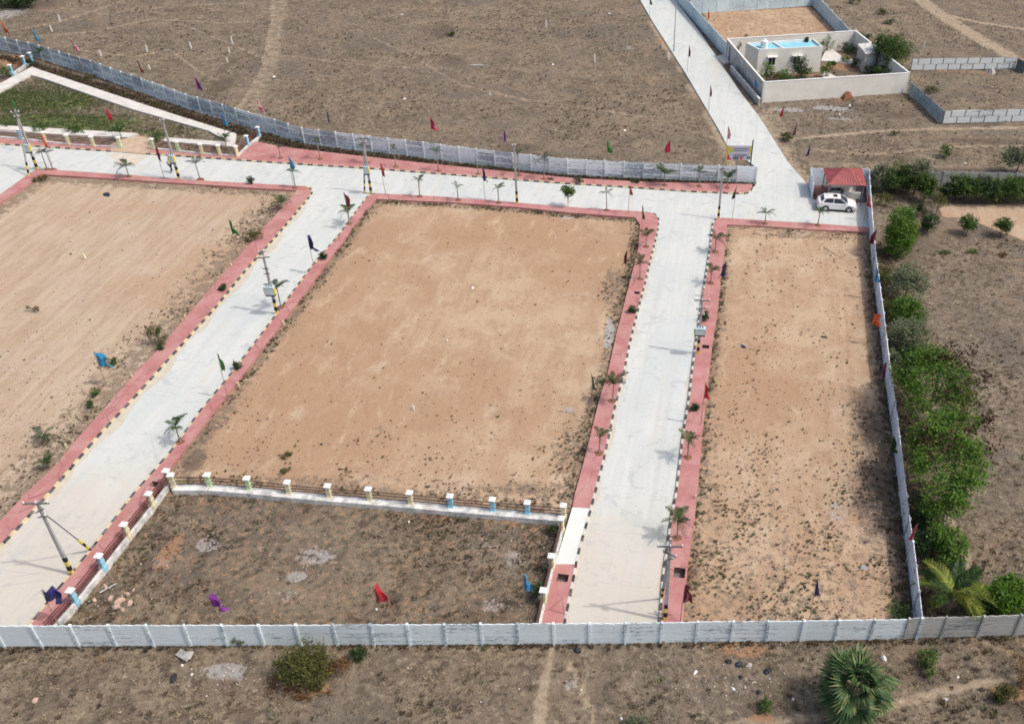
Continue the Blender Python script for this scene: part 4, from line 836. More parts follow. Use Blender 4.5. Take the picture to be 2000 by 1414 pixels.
B2 = (1850, 955); bl = [(*at(B2, 1835, 850, 3.9), 1.8, 1.5, 1.1), (*at(B2, 1880, 880, 3.7), 1.6, 1.8, 1.1), (*at(B2, 1820, 905, 3.5), 1.6, 1.6, 1.1), (*at(B2, 1885, 935, 3.2), 1.4, 1.2, 1.0), (*at(B2, 1835, 960, 2.8), 1.6, 1.1, 1.0), (*at(B2, 1800, 850, 3.2), 1.1, 1.2, .9), (*at(B2, 1890, 820, 3.6), 1.2, 1.2, .8), (*at(B2, 1838, 990, 1.6), 1.4, 1.0, .9), (*at(B2, 1870, 975, 2.4), 1.2, 1.0, .9), (*at(B2, 1800, 880, 2.6), 1.0, 1.8, .9), (*at(B2, 1905, 905, 3.0), 1.1, 1.3, .8), (*at(B2, 1855, 825, 4.0), 1.6, 1.0, .8)]
tree_pods('lower of two big feathery trees with brown pods right of the side wall', B2, bl, 12500, [(*at(B2, 1915, 860, 4.0), 1.2, 2.2, .8), (*at(B2, 1900, 810, 4.2), 1.5, 1.2, .7), (*at(B2, 1850, 860, 4.6), 2.2, 2.6, .5)], 800, 12)
bush('columnar_tree', 'dense bright green columnar tree beside the side wall', (1750, 500), 1.6, 1.5, 5.4, 7000, .22, 'leaf_bright', 'tree', None, 0, [(0, 0, 1.2, 1.2, 1.2, .9), (0, 0, 2.4, 1.45, 1.4, 1.0), (0, .1, 3.5, 1.4, 1.3, 1.0), (-.1, .2, 4.5, 1.1, 1.0, .8)], shell=.75)
bush('small_tree', 'thin grey green tree below the columnar tree', (1766, 588), 2.1, 2.3, 3.8, 3600, .22, 'leaf_grey', 'tree', trunk=.6)
bush('small_tree', 'bright green shrubby tree touching the side wall above the orange flag', (1768, 632), 1.8, 1.6, 3.0, 3800, .2, 'leaf_tree', 'tree', trunk=.3)
bush('small_tree', 'pale dusty tree beside the orange flag', (1768, 684), 2.0, 2.0, 3.1, 4200, .2, 'leaf_grey', 'tree', trunk=.3)
bush('small_tree', 'dark green low tree at the top of the feathery trees', (1785, 722), 1.3, 1.6, 2.2, 1600, .2, 'leaf_dark', 'tree', trunk=.3)
bush('small_tree', 'slender green tree above the coconut palm', (1840, 1095), 1.4, 1.8, 2.8, 3400, .2, 'leaf_tree', 'tree', trunk=.3)
bush('bush', 'bright bush covered in creeper at the right edge behind the front wall', (1966, 1192), 1.8, 1.4, 2.5, 5600, .2, 'leaf_bright', trunk=0)
bush('bush', 'dark bush between the coconut palm and the creeper bush', (1905, 1196), 1.2, .8, 1.5, 1500, .2, 'leaf_dark')
bush('bush', 'dark leafy clump in the corner of the side wall and the front wall', (1762, 1215), .7, .9, 1.1, 700, .17, 'leaf_dark')
for i, (px, py, rx, h, mat, w) in enumerate([(1722, 372, 1.8, 3.2, 'leaf_grey', 'thin grey shrub nearest the guard shelter'), (1752, 376, 2.2, 3.6, 'leaf', 'leafy tree second from the guard shelter'), (1785, 378, 2.2, 4.4, 'leaf_grey', 'tallest grey green tree before the gap in the hedge'),
        (1803, 392, 1.5, 3.0, 'leaf', 'round green tree at the gap in the hedge'), (1856, 388, 1.6, 1.7, 'leaf_dark', 'low dark shrub in front of the bare wall stretch'), (1884, 390, 2.2, 2.9, 'leaf', 'green tree right of the bare wall stretch'), (1915, 392, 2.2, 2.8, 'leaf_dark', 'dark green tree in the middle of the right hedge'),
        (1943, 392, 2.0, 2.4, 'leaf', 'light green tree above the sand patch'), (1975, 392, 2.4, 3.0, 'leaf', 'wide green tree at the right end of the hedge'), (2010, 392, 2.2, 3.2, 'leaf', 'tree cut by the right edge above the sand patch')]):
    bush('hedge_tree', w, (px, py), rx, rx * .8, h, int(1500 + rx * 700), .24, mat, 'tree', 'trees along the grey wall', trunk=.4)
bush('small_tree', 'pale feathery tree behind the grey wall at the right edge', (1985, 338), 2.6, 2, 3.6, 2600, .24, 'leaf_grey', 'tree', trunk=.8)
bush('small_tree', 'small dark tree left of the sand patch', (1812, 452), 1.1, 1.0, 2.2, 1500, .2, 'leaf_dark', 'tree'); bush('small_tree', 'left of two small trees beside the sand patch', (1888, 457), 1.1, .9, 2.1, 1500, .2, 'leaf', 'tree', trunk=.3); bush('small_tree', 'right of two small trees beside the sand patch', (1955, 460), 1.1, .9, 2.2, 1500, .2, 'leaf', 'tree', trunk=.3)
bush('bush', 'thin reddish shrub at the left end of the sand patch', (1828, 418), 1.3, 1.4, 2.4, 700, .16, 'leaf_olive', trunk=.5)
bush('bush', 'low green rosette left on the stubble field', (1842, 492), .8, .5, .25, 220, .14, 'leaf', group='rosettes on the stubble field'); bush('bush', 'low green rosette right on the stubble field', (1900, 492), .8, .5, .25, 240, .14, 'leaf_bright', group='rosettes on the stubble field'); bush('bush', 'orange brown dried rosette on the stubble field', (1962, 498), .9, .5, .25, 240, .14, 'leaf_dry', group='rosettes on the stubble field')
bush('bush', 'large olive bush with red dry edges outside the front wall', (605, 1318), 1.95, 1.5, 2.1, 5200, .15, 'leaf_olive', extra=('dry_leaves', [(1.6, .2, .5, .7, .8, .4), (-1.3, -.6, .2, .8, .6, .2), (0, -1.2, .15, 1.6, .4, .15)], 900, .13, 'leaf_dry'))
bush('bush', 'small dark green bush right of the large olive bush', (702, 1285), .55, .55, .8, 700, .13, 'leaf_dark'); bush('bush', 'sparse plant against the front wall left of the olive bush', (466, 1262), .35, .3, .7, 130, .12, 'leaf_grey')
bush('bush', 'scraggly green bush right of the fan palm', (1808, 1300), .8, 1.0, 1.2, 900, .15, 'leaf'); bush('bush', 'round olive bush near the lower right corner', (1957, 1362), .75, .65, 1.1, 1200, .13, 'leaf_olive'); bush('bush', 'small green weed bush left of the fan palm', (1492, 1382), .5, .5, .7, 500, .12, 'leaf')
bush('bush', 'grey leafless thicket at the lower right edge', (1995, 1330), 1.2, 1.6, 1.6, 900, .12, 'leaf_dry'); bush('bush', 'pale low scrub at the bottom edge left of the fan palm', (1240, 1412), .9, .4, .4, 400, .12, 'leaf_grey')
bush('bush', 'dark bush cut by the upper left corner', (38, 14), 4, 2.4, 2.6, 2600, .3, 'leaf_dark'); bush('bush', 'lone round bush on the scrub behind the hedge', (1846, 306), .9, .9, 1.5, 800, .18, 'leaf'); bush('bush', 'low bush at the left of the scrub beside the dark red flag', (1536, 272), 1.2, .8, .9, 600, .18, 'leaf_olive')
bush('bush', 'small dry bush on the scrub above the lone round bush', (1748, 263), .7, .5, .5, 260, .16, 'leaf_olive'); bush('bush', 'dry mound of weeds between the slanting wall and the upper block wall', (1820, 180), 1.4, .8, .8, 500, .18, 'leaf_olive')
for px, py, rx, h, mat, w in [(1667, 6, 1.6, 1.0, 'leaf_olive', 'upper scrub clump right of the sandy yard'), (1722, 27, 1.3, .7, 'leaf_olive', 'second scrub clump right of the sandy yard'), (1738, 46, 1.5, .8, 'leaf_grey', 'third scrub clump right of the sandy yard'), (882, 70, .8, .5, 'leaf', 'tiny green plant on the dark strip of the far field')]:
    bush('bush', w, (px, py), rx, rx * .6, h, 400, .2, mat)
for px, py, rx, h, n, mat, w in [(499, 468, 1.4, 1.3, 700, 'leaf_olive', 'tangled shrub at the right end of the left plot'), (437, 568, .45, .8, 420, 'leaf_dark', 'small round shrub on the left road footpath'), (312, 672, .95, 2.2, 800, 'leaf_olive', 'tall loose shrub on the left plot edge'), (316, 684, .5, .7, 300, 'leaf_dark', 'dark plant at the foot of the tall loose shrub'),
        (222, 714, .5, 1.0, 300, 'leaf', 'small green plant right of the large blue flag'), (188, 772, .4, .7, 260, 'leaf', 'small green tuft below the large blue flag'), (176, 795, .35, .7, 220, 'leaf_dark', 'dark tuft below the small green tuft'), (66, 608, .75, .55, 150, 'leaf_olive', 'dry brown shrub in the middle of the pale plot'), (80, 352, .9, .5, 300, 'leaf_olive', 'low weed clump at the far corner of the pale plot'),
        (490, 360, .45, .9, 450, 'leaf_dark', 'round shrub on the near footpath of the far road'), (632, 508, .4, 1.0, 500, 'leaf_dark', 'upright dark shrub below the navy flag on the left road'), (465, 722, .42, .9, 480, 'leaf_dark', 'dark shrub on the footpath left of the middle plot'), (1235, 612, .38, 1.0, 480, 'leaf_dark', 'dark shrub on the left footpath of the right road'),
        (1377, 628, .38, 1.2, 480, 'leaf_dark', 'dark shrub just above the yellow sided box'), (1357, 803, .4, .9, 460, 'leaf_dark', 'dark shrub at the kerb below the red flag'), (1130, 358, .7, 1.1, 420, 'leaf_dark', 'low bush against the far wall with a taller plant above'), (1076, 352, .4, .5, 160, 'leaf_dark', 'tiny bush at the far wall foot'), (1240, 358, .6, .7, 300, 'leaf_dark', 'small bush at the far wall foot below the green flag'),
        (310, 282, 1.0, 1.9, 1100, 'leaf', 'bright round bush at the right of the earth ramp'), (145, 258, 1.5, .8, 700, 'leaf', 'low green clump by the lower park path'), (82, 252, 1.3, .7, 500, 'leaf', 'low green clump left in the park'), (8, 152, 1.3, 1.6, 600, 'leaf', 'bush at the left edge behind the park'), (57, 126, .7, 1.0, 350, 'leaf_dark', 'dark bush beside the sky blue pillars'), (560, 912 - 20, .45, .4, 200, 'leaf_olive', 'weed clump in the near part of the middle plot'),
        (557, 885 + 35, .4, .35, 150, 'leaf_olive', 'lower weed clump in the near part of the middle plot'), (174, 152, .9, .7, 300, 'leaf_olive', 'weed clump at the foot of the mouldy wall'), (1050, 1165, .6, 1.5, 500, 'leaf_dark', 'dark plant beside the crumpled blue flag'), (1083, 1040, .5, .7, 300, 'leaf_dark', 'dark weeds at the fence beside the white slab'), (15, 25 + 220, 1, .7, 260, 'leaf', 'small clump at the left edge of the park')]:
    bush('shrub', w, (px, py), rx, rx * .9, h, n, .14 if px > 300 or py > 400 else .18, mat, 'shrub')
b = bush('sapling_tree', 'white stemmed leafy sapling with a round crown on the middle plot footpath', (1110, 406), .9, .8, 2.5, 900, .2, 'leaf', 'tree', None, 1.6); MB().tube((0, 0, 0), (0, 0, 1.5), .06, .06).build('painted_stem', M['white'], b)

for px, py, rx, ry, h, n, mat, w in [(1722, 545, 1.2, 2.6, 1.2, 1200, 'leaf_olive', 'brownish weeds at the foot of the side wall beside the columnar tree'), (1738, 612, 1.2, 2.2, 1.3, 1100, 'leaf_olive', 'olive undergrowth between the side wall and the thin grey green tree'), (1748, 700, 1.2, 2.6, 1.3, 1300, 'leaf_grey', 'dry undergrowth at the side wall above the feathery trees'),
        (1800, 1020, 1.4, 2.0, 1.8, 1800, 'leaf_dark', 'dark shrub under the lower feathery tree'), (1808, 1075, 1.3, 1.9, 2.1, 2000, 'leaf_dark', 'dark shrub left of the slender tree above the coconut palm'), (1770, 470, 1.2, 1.2, 1.0, 500, 'leaf_olive', 'low olive shrub right of the columnar tree'), (1790, 420, 1.3, 1.3, 1.6, 800, 'leaf_dark', 'dark thin shrub above the columnar tree'), (1728, 400, 1.4, 1.2, 1.4, 700, 'leaf_olive', 'low shrub between the guard shelter and the columnar tree')]:
    bush('bush', w, (px, py), rx, ry, h, n, .18, mat)
# coconut palm behind the side wall
def coconut():
    b = P(1853, 1188); r = empty('coconut_palm', b, .3, label='young coconut palm with yellow green fronds in the corner behind the side wall', cat='palm'); top = Vector((.0, .1, 1.3))
    MB().tube((0, 0, -.1), top * .6, .2, .16, 10).tube(top * .6, top, .16, .14, 10).build('trunk', M['trunk_palm'], r)
    rd = random.Random(5)
    for k in range(15):
        s = rd.uniform(2.1, 2.85); mobj('frond', frond_mesh('frond_yellow' if k % 3 else 'frond', 1.0, (.42, .55, .75)[k % 3], 26, .035, .30, k % 3 + 10), r, top, (rd.uniform(-.15, .15), -rd.uniform(-.05, .75), k * 2.4 + rd.uniform(-.2, .2)), (s, s, s))
coconut()
# palmyra (fan) palm outside the front wall
def fan_leaf():
    g = random.Random(3); V = []; Fq = []; T = []; n = 22; hub = Vector((.95, 0, .12))
    V += [Vector((0, -.035, 0)), Vector((0, .035, 0)), hub + Vector((0, .03, 0)), hub + Vector((0, -.03, 0))]; Fq.append((0, 1, 2, 3)); T += [.95] * 4
    for k in range(n):
        a = R(-118 + 236 * k / (n - 1)); l = .95 * (1 - .25 * abs(a) / 2.1) * g.uniform(.9, 1.05); d = Vector((math.cos(a), math.sin(a), 0)); s = Vector((-math.sin(a), math.cos(a), 0)) * .058
        m = hub + d * l * .55 + Vector((0, 0, .05 + .03 * (k % 2))); e = hub + d * l + Vector((0, 0, -.12 - .1 * g.random())); i = len(V)
        V += [hub, m - s + Vector((0, 0, -.03)), m + s + Vector((0, 0, .03)), e]; Fq += [(i, i + 1, i + 2), (i + 1, i + 3, i + 2)]; t = g.random() * .95; T += [t * .7, t, t, min(1, t + .25)]
    m = bpy.data.meshes.new('fan_leaf'); m.from_pydata([tuple(v) for v in V], [], Fq); m.materials.append(M['fan']); a = m.attributes.new('tint', 'FLOAT', 'POINT'); a.data.foreach_set('value', T); m.update(); return m
def fan_palm():
    c = P(1672, 1340, 2.2); r = empty('fan_palm', (c.x, c.y, -.05), label='large fan palm with stiff grey green leaves outside the front wall', cat='palm'); fm = fan_leaf(); rd = random.Random(9); top = Vector((0, 0, 2.2))
    MB().tube((0, 0, -.1), (0, 0, 1.2), .30, .26, 12).tube((0, 0, 1.2), top, .3, .2, 12).build('trunk', M['trunk_palm'], r)
    fm2 = fm.copy(); fm2.materials.clear(); fm2.materials.append(M['leaf_dry'])
    rd = random.Random(4)
    for k in range(5):
        mobj('dead_fan_leaf', fm2, r, top + Vector((0, 0, -.5)), (rd.uniform(-.9, .9), R(rd.uniform(35, 60)), k * .95 + rd.uniform(-.3, .3)), (.95, .95, .95))
    rd = random.Random(9)
    for k in range(38):
        t = k / 37; pitch = R(80 - 128 * t); s = 1.05 + .4 * rd.random()
        mobj('fan_leaf', fm, r, top + Vector((0, 0, -.35 * t)), (rd.uniform(-.6, .6), -pitch, k * 2.4 + rd.uniform(-.2, .2)), (s, s, s))
fan_palm()

# ------------------------------------------------------------ cream compound, house, yards
def wall_seg(name, root, o0, a, b, h, th, mat, z0=-.2):
    d = b - a; m = (a + b) / 2 - o0; return MB().box((0, 0, (h + z0) / 2), (d.length + th * .0, th, h - z0)).build(name, mat, root, Vector((m.x, m.y, 0)), (0, 0, math.atan2(d.y, d.x)))
CH = 2.65
cFL, cFR, cBR, cBL = [Vector((q.x, q.y, 0)) for q in (P(1493, 161, CH), P(1776, 143, CH), P(1671, 61, CH), P(1421, 77, CH))]
def comp():
    r = empty('compound_wall', cFL, label='tall cream plastered wall enclosing the small house and its garden', cat='wall')
    for (a, b, mt) in ((cFL, cFR, 'cream'), (cFR, cBR, 'cream'), (cBR, cBL, 'cream'), (cBL, cFL, 'cream_grey')):
        u = (b - a).normalized() * .11; w = wall_seg('wall_panel', r, cFL, a + u, b - u, CH, .2, M[mt]); L = (b - a).length
        MB().box((0, 0, CH + .03), (L - .2, .26, .06)).build('coping', M['white'] if mt == 'cream' else M['cream'], w)
    for q in (cFL, cFR, cBR, cBL): MB().box((0, 0, CH / 2), (.26, .26, CH + .3)).build('corner_pier', M['cream'], r, q - cFL)
    # low outer retaining wall along the road
    lw = empty('retaining_wall', P(1432, 132), label='low white topped wall between the approach road and the compound', cat='wall')
    a, b = P(1428, 128, .8), P(1484, 193, .8); a.z = b.z = 0; o = P(1432, 132); s = wall_seg('wall_panel', lw, o, a, b, .75, .25, M['cream_grey']); MB().box((0, 0, .77), ((b - a).length, .3, .05)).build('coping', M['plinth'], s)
    g = cBL.lerp(cFL, .12); gt = empty('compound_gate', g, math.atan2((cFL - cBL).y, (cFL - cBL).x), label='small dark blue door in the roadside wall of the cream compound', cat='gate')
    MB().box((0, -.14, 1.0), (1.0, .06, 2.0)).build('door_leaf', simple('navy door', (.05, .09, .18), .5, .4), gt); MB().box((-.6, -.13, 1.15), (.14, .12, 2.5)).box((.6, -.13, 1.15), (.14, .12, 2.5)).build('door_frame', M['cream'], gt)
comp()
HH = 3.5
def house():
    q = [P(x, y, HH) for x, y in ((1482, 97), (1607, 91), (1588, 76), (1457, 84))]; q = [Vector((v.x, v.y, 0)) for v in q]; o = q[0]; r = empty('house', o, label='small cream flat roofed house with a bright blue roof terrace', cat='house')
    L = [v - o for v in q]; inn = []; c = sum(L, Vector()) / 4
    MB().prism([(v.x, v.y) for v in L], -.2, HH - .35).build('wall', M['cream'], r)
    ins = [c + (v - c) * .955 for v in L]; MB().prism([(v.x, v.y) for v in ins], HH - .35, HH - .30).build('roof_terrace', M['rooftop'], r)
    for i in range(4):
        a, b = L[i], L[(i + 1) % 4]; d = b - a; u = d.normalized() * .17; nrm = Vector((-d.y, d.x, 0)).normalized() * .085; m = (a + b) / 2 + nrm
        MB().box((0, 0, HH - .175), (d.length - .17, .17, .345)).build('parapet', M['cream'], r, m + (d.normalized() * .085 * (1 if i % 2 else -1)) * 0, (0, 0, math.atan2(d.y, d.x)))
    a, b = L[0].lerp(L[1], .40), L[3].lerp(L[2], .40); d = b - a
    MB().box((0, 0, HH - .2), (d.length - .4, .2, .3)).build('roof_beam', M['white'], r, (a + b) / 2, (0, 0, math.atan2(d.y, d.x)))
    d = L[1] - L[0]; ang = math.atan2(d.y, d.x); out = Vector((d.y, -d.x, 0)).normalized()
    for t in (.22, .61):
        p = L[0].lerp(L[1], t) + out * .0; w = MB().box((0, -.03, 0), (1.0, .06, 1.1)).build('window', M['glass'], r, p + Vector((0, 0, 1.75)), (0, 0, ang))
        for x in (-.54, .54, 0): MB().box((x, -.05, 0), (.08 if x else .04, .07, 1.2)).build('frame', M['white'], w)
        MB().box((0, -.25, .68), (1.5, .5, .08)).build('sunshade', M['white'], w); MB().box((0, -.09, -.63), (1.2, .14, .06)).build('sill', M['white'], w)
    t = P(1482, 93, HH); t = Vector((t.x + .8, t.y + .9, HH - .3)); tk = empty('water_tank', t, label='white round water tank on the blue roof of the small house', cat='water tank')
    MB().tube((0, 0, 0), (0, 0, .95), .52, .52, 20).tube((0, 0, .95), (0, 0, 1.12), .52, .2, 20).build('tank_body', M['white'], tk, smooth=False); MB().tube((0, 0, 1.12), (0, 0, 1.2), .2, .2, 12).build('lid', M['white'], tk)
    for z in (.3, .62): MB().tube((0, 0, z), (0, 0, z + .05), .545, .545, 20).build('tank_band', M['white'], tk)
    p = P(1583, 76, HH); bc = empty('black_canister', (p.x - .6, p.y - .6, HH - .3), label='small black canister at the back corner of the blue roof', cat='canister'); MB().tube((0, 0, 0), (0, 0, .6), .3, .28, 14).build('canister_body', M['black'], bc); MB().tube((0, 0, .6), (0, 0, .68), .12, .1, 10).build('lid', M['black'], bc)
    q = [P(x, y, 2.75) for x, y in ((1691, 104), (1713, 101), (1699, 85), (1677, 87))]; o = Vector((q[0].x, q[0].y, 0)); r = empty('outbuilding', o, label='narrow grey flat roofed shed beside the compound tree', cat='shed'); L = [Vector((v.x, v.y, 0)) - o for v in q]
    MB().prism([(v.x, v.y) for v in L], -.2, 2.6).build('wall', M['cream_grey'], r); c = sum(L, Vector()) / 4; MB().prism([((c + (v - c) * 1.1).x, (c + (v - c) * 1.1).y) for v in L], 2.6, 2.75).build('roof', M['plinth'], r)
    d = L[1] - L[0]; MB().box((0, -.03, 1.0), (.8, .05, 1.9)).build('door', M['box_blue'], r, (L[0] + L[1]) / 2, (0, 0, math.atan2(d.y, d.x)))
house()
slab('garden_path', [(1605, 150), (1612, 140), (1640, 155), (1630, 163)], -.1, .08, M['path_white']); slab('garden_path', [(1603, 120), (1612, 100), (1625, 97), (1642, 110), (1650, 118), (1690, 116), (1688, 126), (1650, 125), (1630, 122)], -.1, .09, M['path_white'])
for px, py, rx, h, n, mat, w in [(1496, 160, 1.3, 3.0, 900, 'leaf_bright', 'yellow green shrub at the left corner of the small house'), (1556, 155, 1.7, 3.4, 1700, 'leaf_dark', 'tall dark shrub in front of the second house window'), (1530, 158, 1.2, 1.6, 600, 'leaf_bright', 'light green plants between the two house windows'), (1510, 158, 1.1, 1.4, 500, 'leaf_olive', 'olive bush under the first house window'),
        (1614, 100, 1.3, 2.4, 600, 'leaf', 'plant behind the right end of the small house'), (1612, 150, .9, 2.2, 500, 'leaf_bright', 'light plants at the front right corner of the small house'), (1655, 102, 1.9, 1.5, 800, 'leaf_dark', 'dark hedge along the back wall of the compound'), (1674, 92, 1.3, 2.4, 600, 'leaf', 'green shrub in the back corner of the compound'), (1667, 132, .8, 1.5, 420, 'leaf_dark', 'blue green plant left of the narrow shed'),
        (1437, 110, .8, 2.6, 420, 'leaf_dark', 'dark plant just inside the compound door'), (1454, 100, .7, 2.4, 320, 'leaf_dark', 'black green shrub left of the small house'), (1700, 146, 1.2, 1.6, 500, 'leaf_dark', 'dark shrubs below the narrow shed'), (1650, 122, .7, .9, 260, 'leaf_bright', 'small light plant on the garden path'), (1573, 150, 1.2, 1.6, 700, 'leaf', 'green bush in front of the right half of the small house'), (1540, 163, 1.6, 1.1, 700, 'leaf', 'low green plants inside the front compound wall'), (1625, 135, .9, 1.5, 450, 'leaf', 'light shrub on the red garden soil'), (1690, 92, 1.2, 2.4, 700, 'leaf_dark', 'dark green shrub behind the narrow shed'), (1720, 150, 1.8, 2.0, 900, 'leaf', 'green shrubs at the foot of the compound tree'), (1484, 140, .9, 2.4, 600, 'leaf_dark', 'dark plant beside the left house wall')]:
    bush('garden_plant', w, (px, py), rx, rx * .8, h, n, .2, mat, 'plant', 'plants in the walled garden')
bush('compound_tree', 'big round tree leaning over the right corner of the cream compound', (1733, 142), 3.1, 2.8, 5.4, 6500, .25, 'leaf', 'tree', None, .8)
bush('bush', 'thin pale scrub behind the compound tree', (1765, 110), 2.6, 1.6, 2.4, 900, .2, 'leaf_grey')
def blue_yard():
    fl, fr = P(1347, 2, 2.0), P(1583, 11); fl.z = fr.z = 0
    far_ext = P(1300, -46, 2.0); far_ext.z = 0; rf = P(1520, -60); rf.z = 0
    for k, (a, b, lab) in enumerate(((cBL, far_ext, 'pale blue wall with posts running up along the approach road'), (fl, fr, 'pale blue wall closing the far side of the sandy yard'), (cBR, P(1560, -20, 0), 'pale blue wall on the right side of the sandy yard'))):
        b = Vector((b.x, b.y, 0)); d = b - a; u = d.normalized(); n = max(2, round(d.length / 2.4)); r = empty('yard_wall', a, label=lab, cat='wall', group='pale blue walls of the sandy yard'); ang = math.atan2(d.y, d.x)
        pm = MB().box((0, 0, .95), (d.length / n - .08, .07, 2.1)).mesh('wall_panel', M['wall_blue']); qm = MB().box((0, 0, 1.0), (.14, .16, 2.3)).mesh('wall_post', M['wall_blue'])
        for i in range(n + 1):
            if i: mobj('wall_post', qm, r, u * (d.length * i / n), (0, 0, ang))
            if i < n: mobj('wall_panel', pm, r, u * (d.length * (i + .5) / n), (0, 0, ang))
blue_yard()

# ------------------------------------------------------------ guard shelter, car, banner
def shelter():
    z = 2.55; q = [P(x, y, z) for x, y in ((1617, 361), (1692, 363), (1684, 330), (1608, 329))]; q = [Vector((v.x, v.y, 0)) for v in q]; o = q[0]; r = empty('guard_shelter', o, label='open guard shelter with a red ribbed sheet roof beside the white car', cat='shelter'); L = [v - o for v in q]
    c = sum(L, Vector()) / 4; A = c.lerp((L[0] + L[3]) / 2, .15) + Vector((0, 0, z + 1.0)); B = c.lerp((L[1] + L[2]) / 2, .15) + Vector((0, 0, z + 1.0)); T = [v + Vector((0, 0, z)) for v in L]
    for nm, fs in (('roof', (T[0], T[1], B, A)), ('roof', (T[2], T[3], A, B)), ('roof', (T[1], T[2], B)), ('roof', (T[3], T[0], A))):
        v = list(fs); nn = (v[1] - v[0]).cross(v[2] - v[0]).normalized() * .05; m = MB().add(v + [p - nn for p in v], [tuple(range(len(v))), tuple(range(2 * len(v) - 1, len(v) - 1, -1))] + [(i, i + len(v), (i + 1) % len(v) + len(v), (i + 1) % len(v)) for i in range(len(v))]).build('roof', M['sheet'], r)
        e0, e1 = v[0], v[1]; up = (v[2] + (v[3] if len(v) == 4 else v[2])) / 2; cnt = 13 if len(v) == 4 else 9
        for k in range(1, cnt):
            t = k / cnt; a = e0.lerp(e1, t)
            if len(v) == 4: b = v[3].lerp(v[2], min(1, max(0, (t - .25) / .5))) if .25 < t < .75 else (e0.lerp(v[3], t / .25) if t <= .25 else e1.lerp(v[2], (1 - t) / .25))
            else: b = e0.lerp(v[2], t * 2) if t < .5 else e1.lerp(v[2], (1 - t) * 2)
            if (b - a).length > .2: MB().tube(a + Vector((0, 0, .03)), b + Vector((0, 0, .03)), .035, .035, 4).build('roof_rib', M['sheet'], m)
    for v in L: p = c + (v - c) * .9; MB().box((0, 0, z / 2), (.1, .1, z)).build('post', M['steel'], r, p)
    fr = L[0] - L[1]; ang = math.atan2(-fr.y, -fr.x)
    a = P(1619, 386) - o; b = P(1640, 386) - o; a.z = b.z = 0; wall_seg('counter_wall', r, Vector((0, 0, 0)), a, b, .8, .15, M['cream_grey']); a = P(1645, 389) - o; b = P(1679, 390) - o; wall_seg('counter_wall', r, Vector((0, 0, 0)), Vector((a.x, a.y, 0)), Vector((b.x, b.y, 0)), .85, .15, M['cream'])
    a = P(1618, 384) - o; b = P(1618, 366) - o; wall_seg('side_wall', r, Vector((0, 0, 0)), Vector((a.x, a.y, 0)), Vector((b.x, b.y, 0)), 1.3, .12, M['cream_grey'])
shelter()
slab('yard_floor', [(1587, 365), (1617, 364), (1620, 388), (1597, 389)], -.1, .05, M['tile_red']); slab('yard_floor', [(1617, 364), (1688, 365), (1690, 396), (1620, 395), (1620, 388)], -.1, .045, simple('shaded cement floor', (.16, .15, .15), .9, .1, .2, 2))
def chair():
    p = P(1661, 383); r = empty('plastic_chair', (p.x, p.y, .05), .5, label='white plastic chair inside the guard shelter', cat='chair')
    MB().box((0, 0, .44), (.46, .46, .05)).build('seat', M['plastic_white'], r); MB().box((0, .22, .72), (.44, .05, .5)).build('backrest', M['plastic_white'], r)
    for x in (-.2, .2):
        for y in (-.2, .2): MB().tube((x * 1.1, y * 1.1, 0), (x, y, .43), .025, .03, 6).build('leg', M['plastic_white'], r)
        MB().box((x * 1.15, 0, .64), (.05, .42, .04)).build('armrest', M['plastic_white'], r)
chair()
def motorbike():
    p = P(1634, 383); r = empty('motorcycle', (p.x, p.y, .05), .1, label='black motorcycle parked under the red shelter roof', cat='motorcycle')
    for x in (-.62, .66):
        w = MB(); n = 16
        for k in range(n): a, b = 2 * math.pi * k / n, 2 * math.pi * (k + 1) / n; w.tube((x + .27 * math.cos(a), 0, .3 + .27 * math.sin(a)), (x + .27 * math.cos(b), 0, .3 + .27 * math.sin(b)), .045, .045, 6)
        w = w.build('wheel', M['black'], r); MB().tube((x, -.06, .3), (x, .06, .3), .06, .06).build('hub', M['chrome'], w)
    MB().box((.12, 0, .78), (.48, .26, .22), 0, .75).build('fuel_tank', M['black'], r); MB().box((-.4, 0, .78), (.66, .24, .1), 0, .9).build('seat', M['black'], r); MB().box((0, 0, .42), (.42, .24, .32)).build('engine', M['steel'], r)
    MB().tube((.66, 0, .3), (.42, 0, .95), .04, .04).tube((.4, -.35, 1.0), (.4, .35, 1.0), .02, .02, 6).build('handlebar', M['steel'], r); MB().tube((.5, 0, .86), (.6, 0, .86), .1, .09, 10).build('headlight', M['lamp_clear'], r); MB().tube((-.1, 0, .5), (-.62, 0, .3), .04, .04).tube((.1, 0, .7), (.0, 0, .4), .03, .03).build('frame', M['steel'], r)
motorbike()
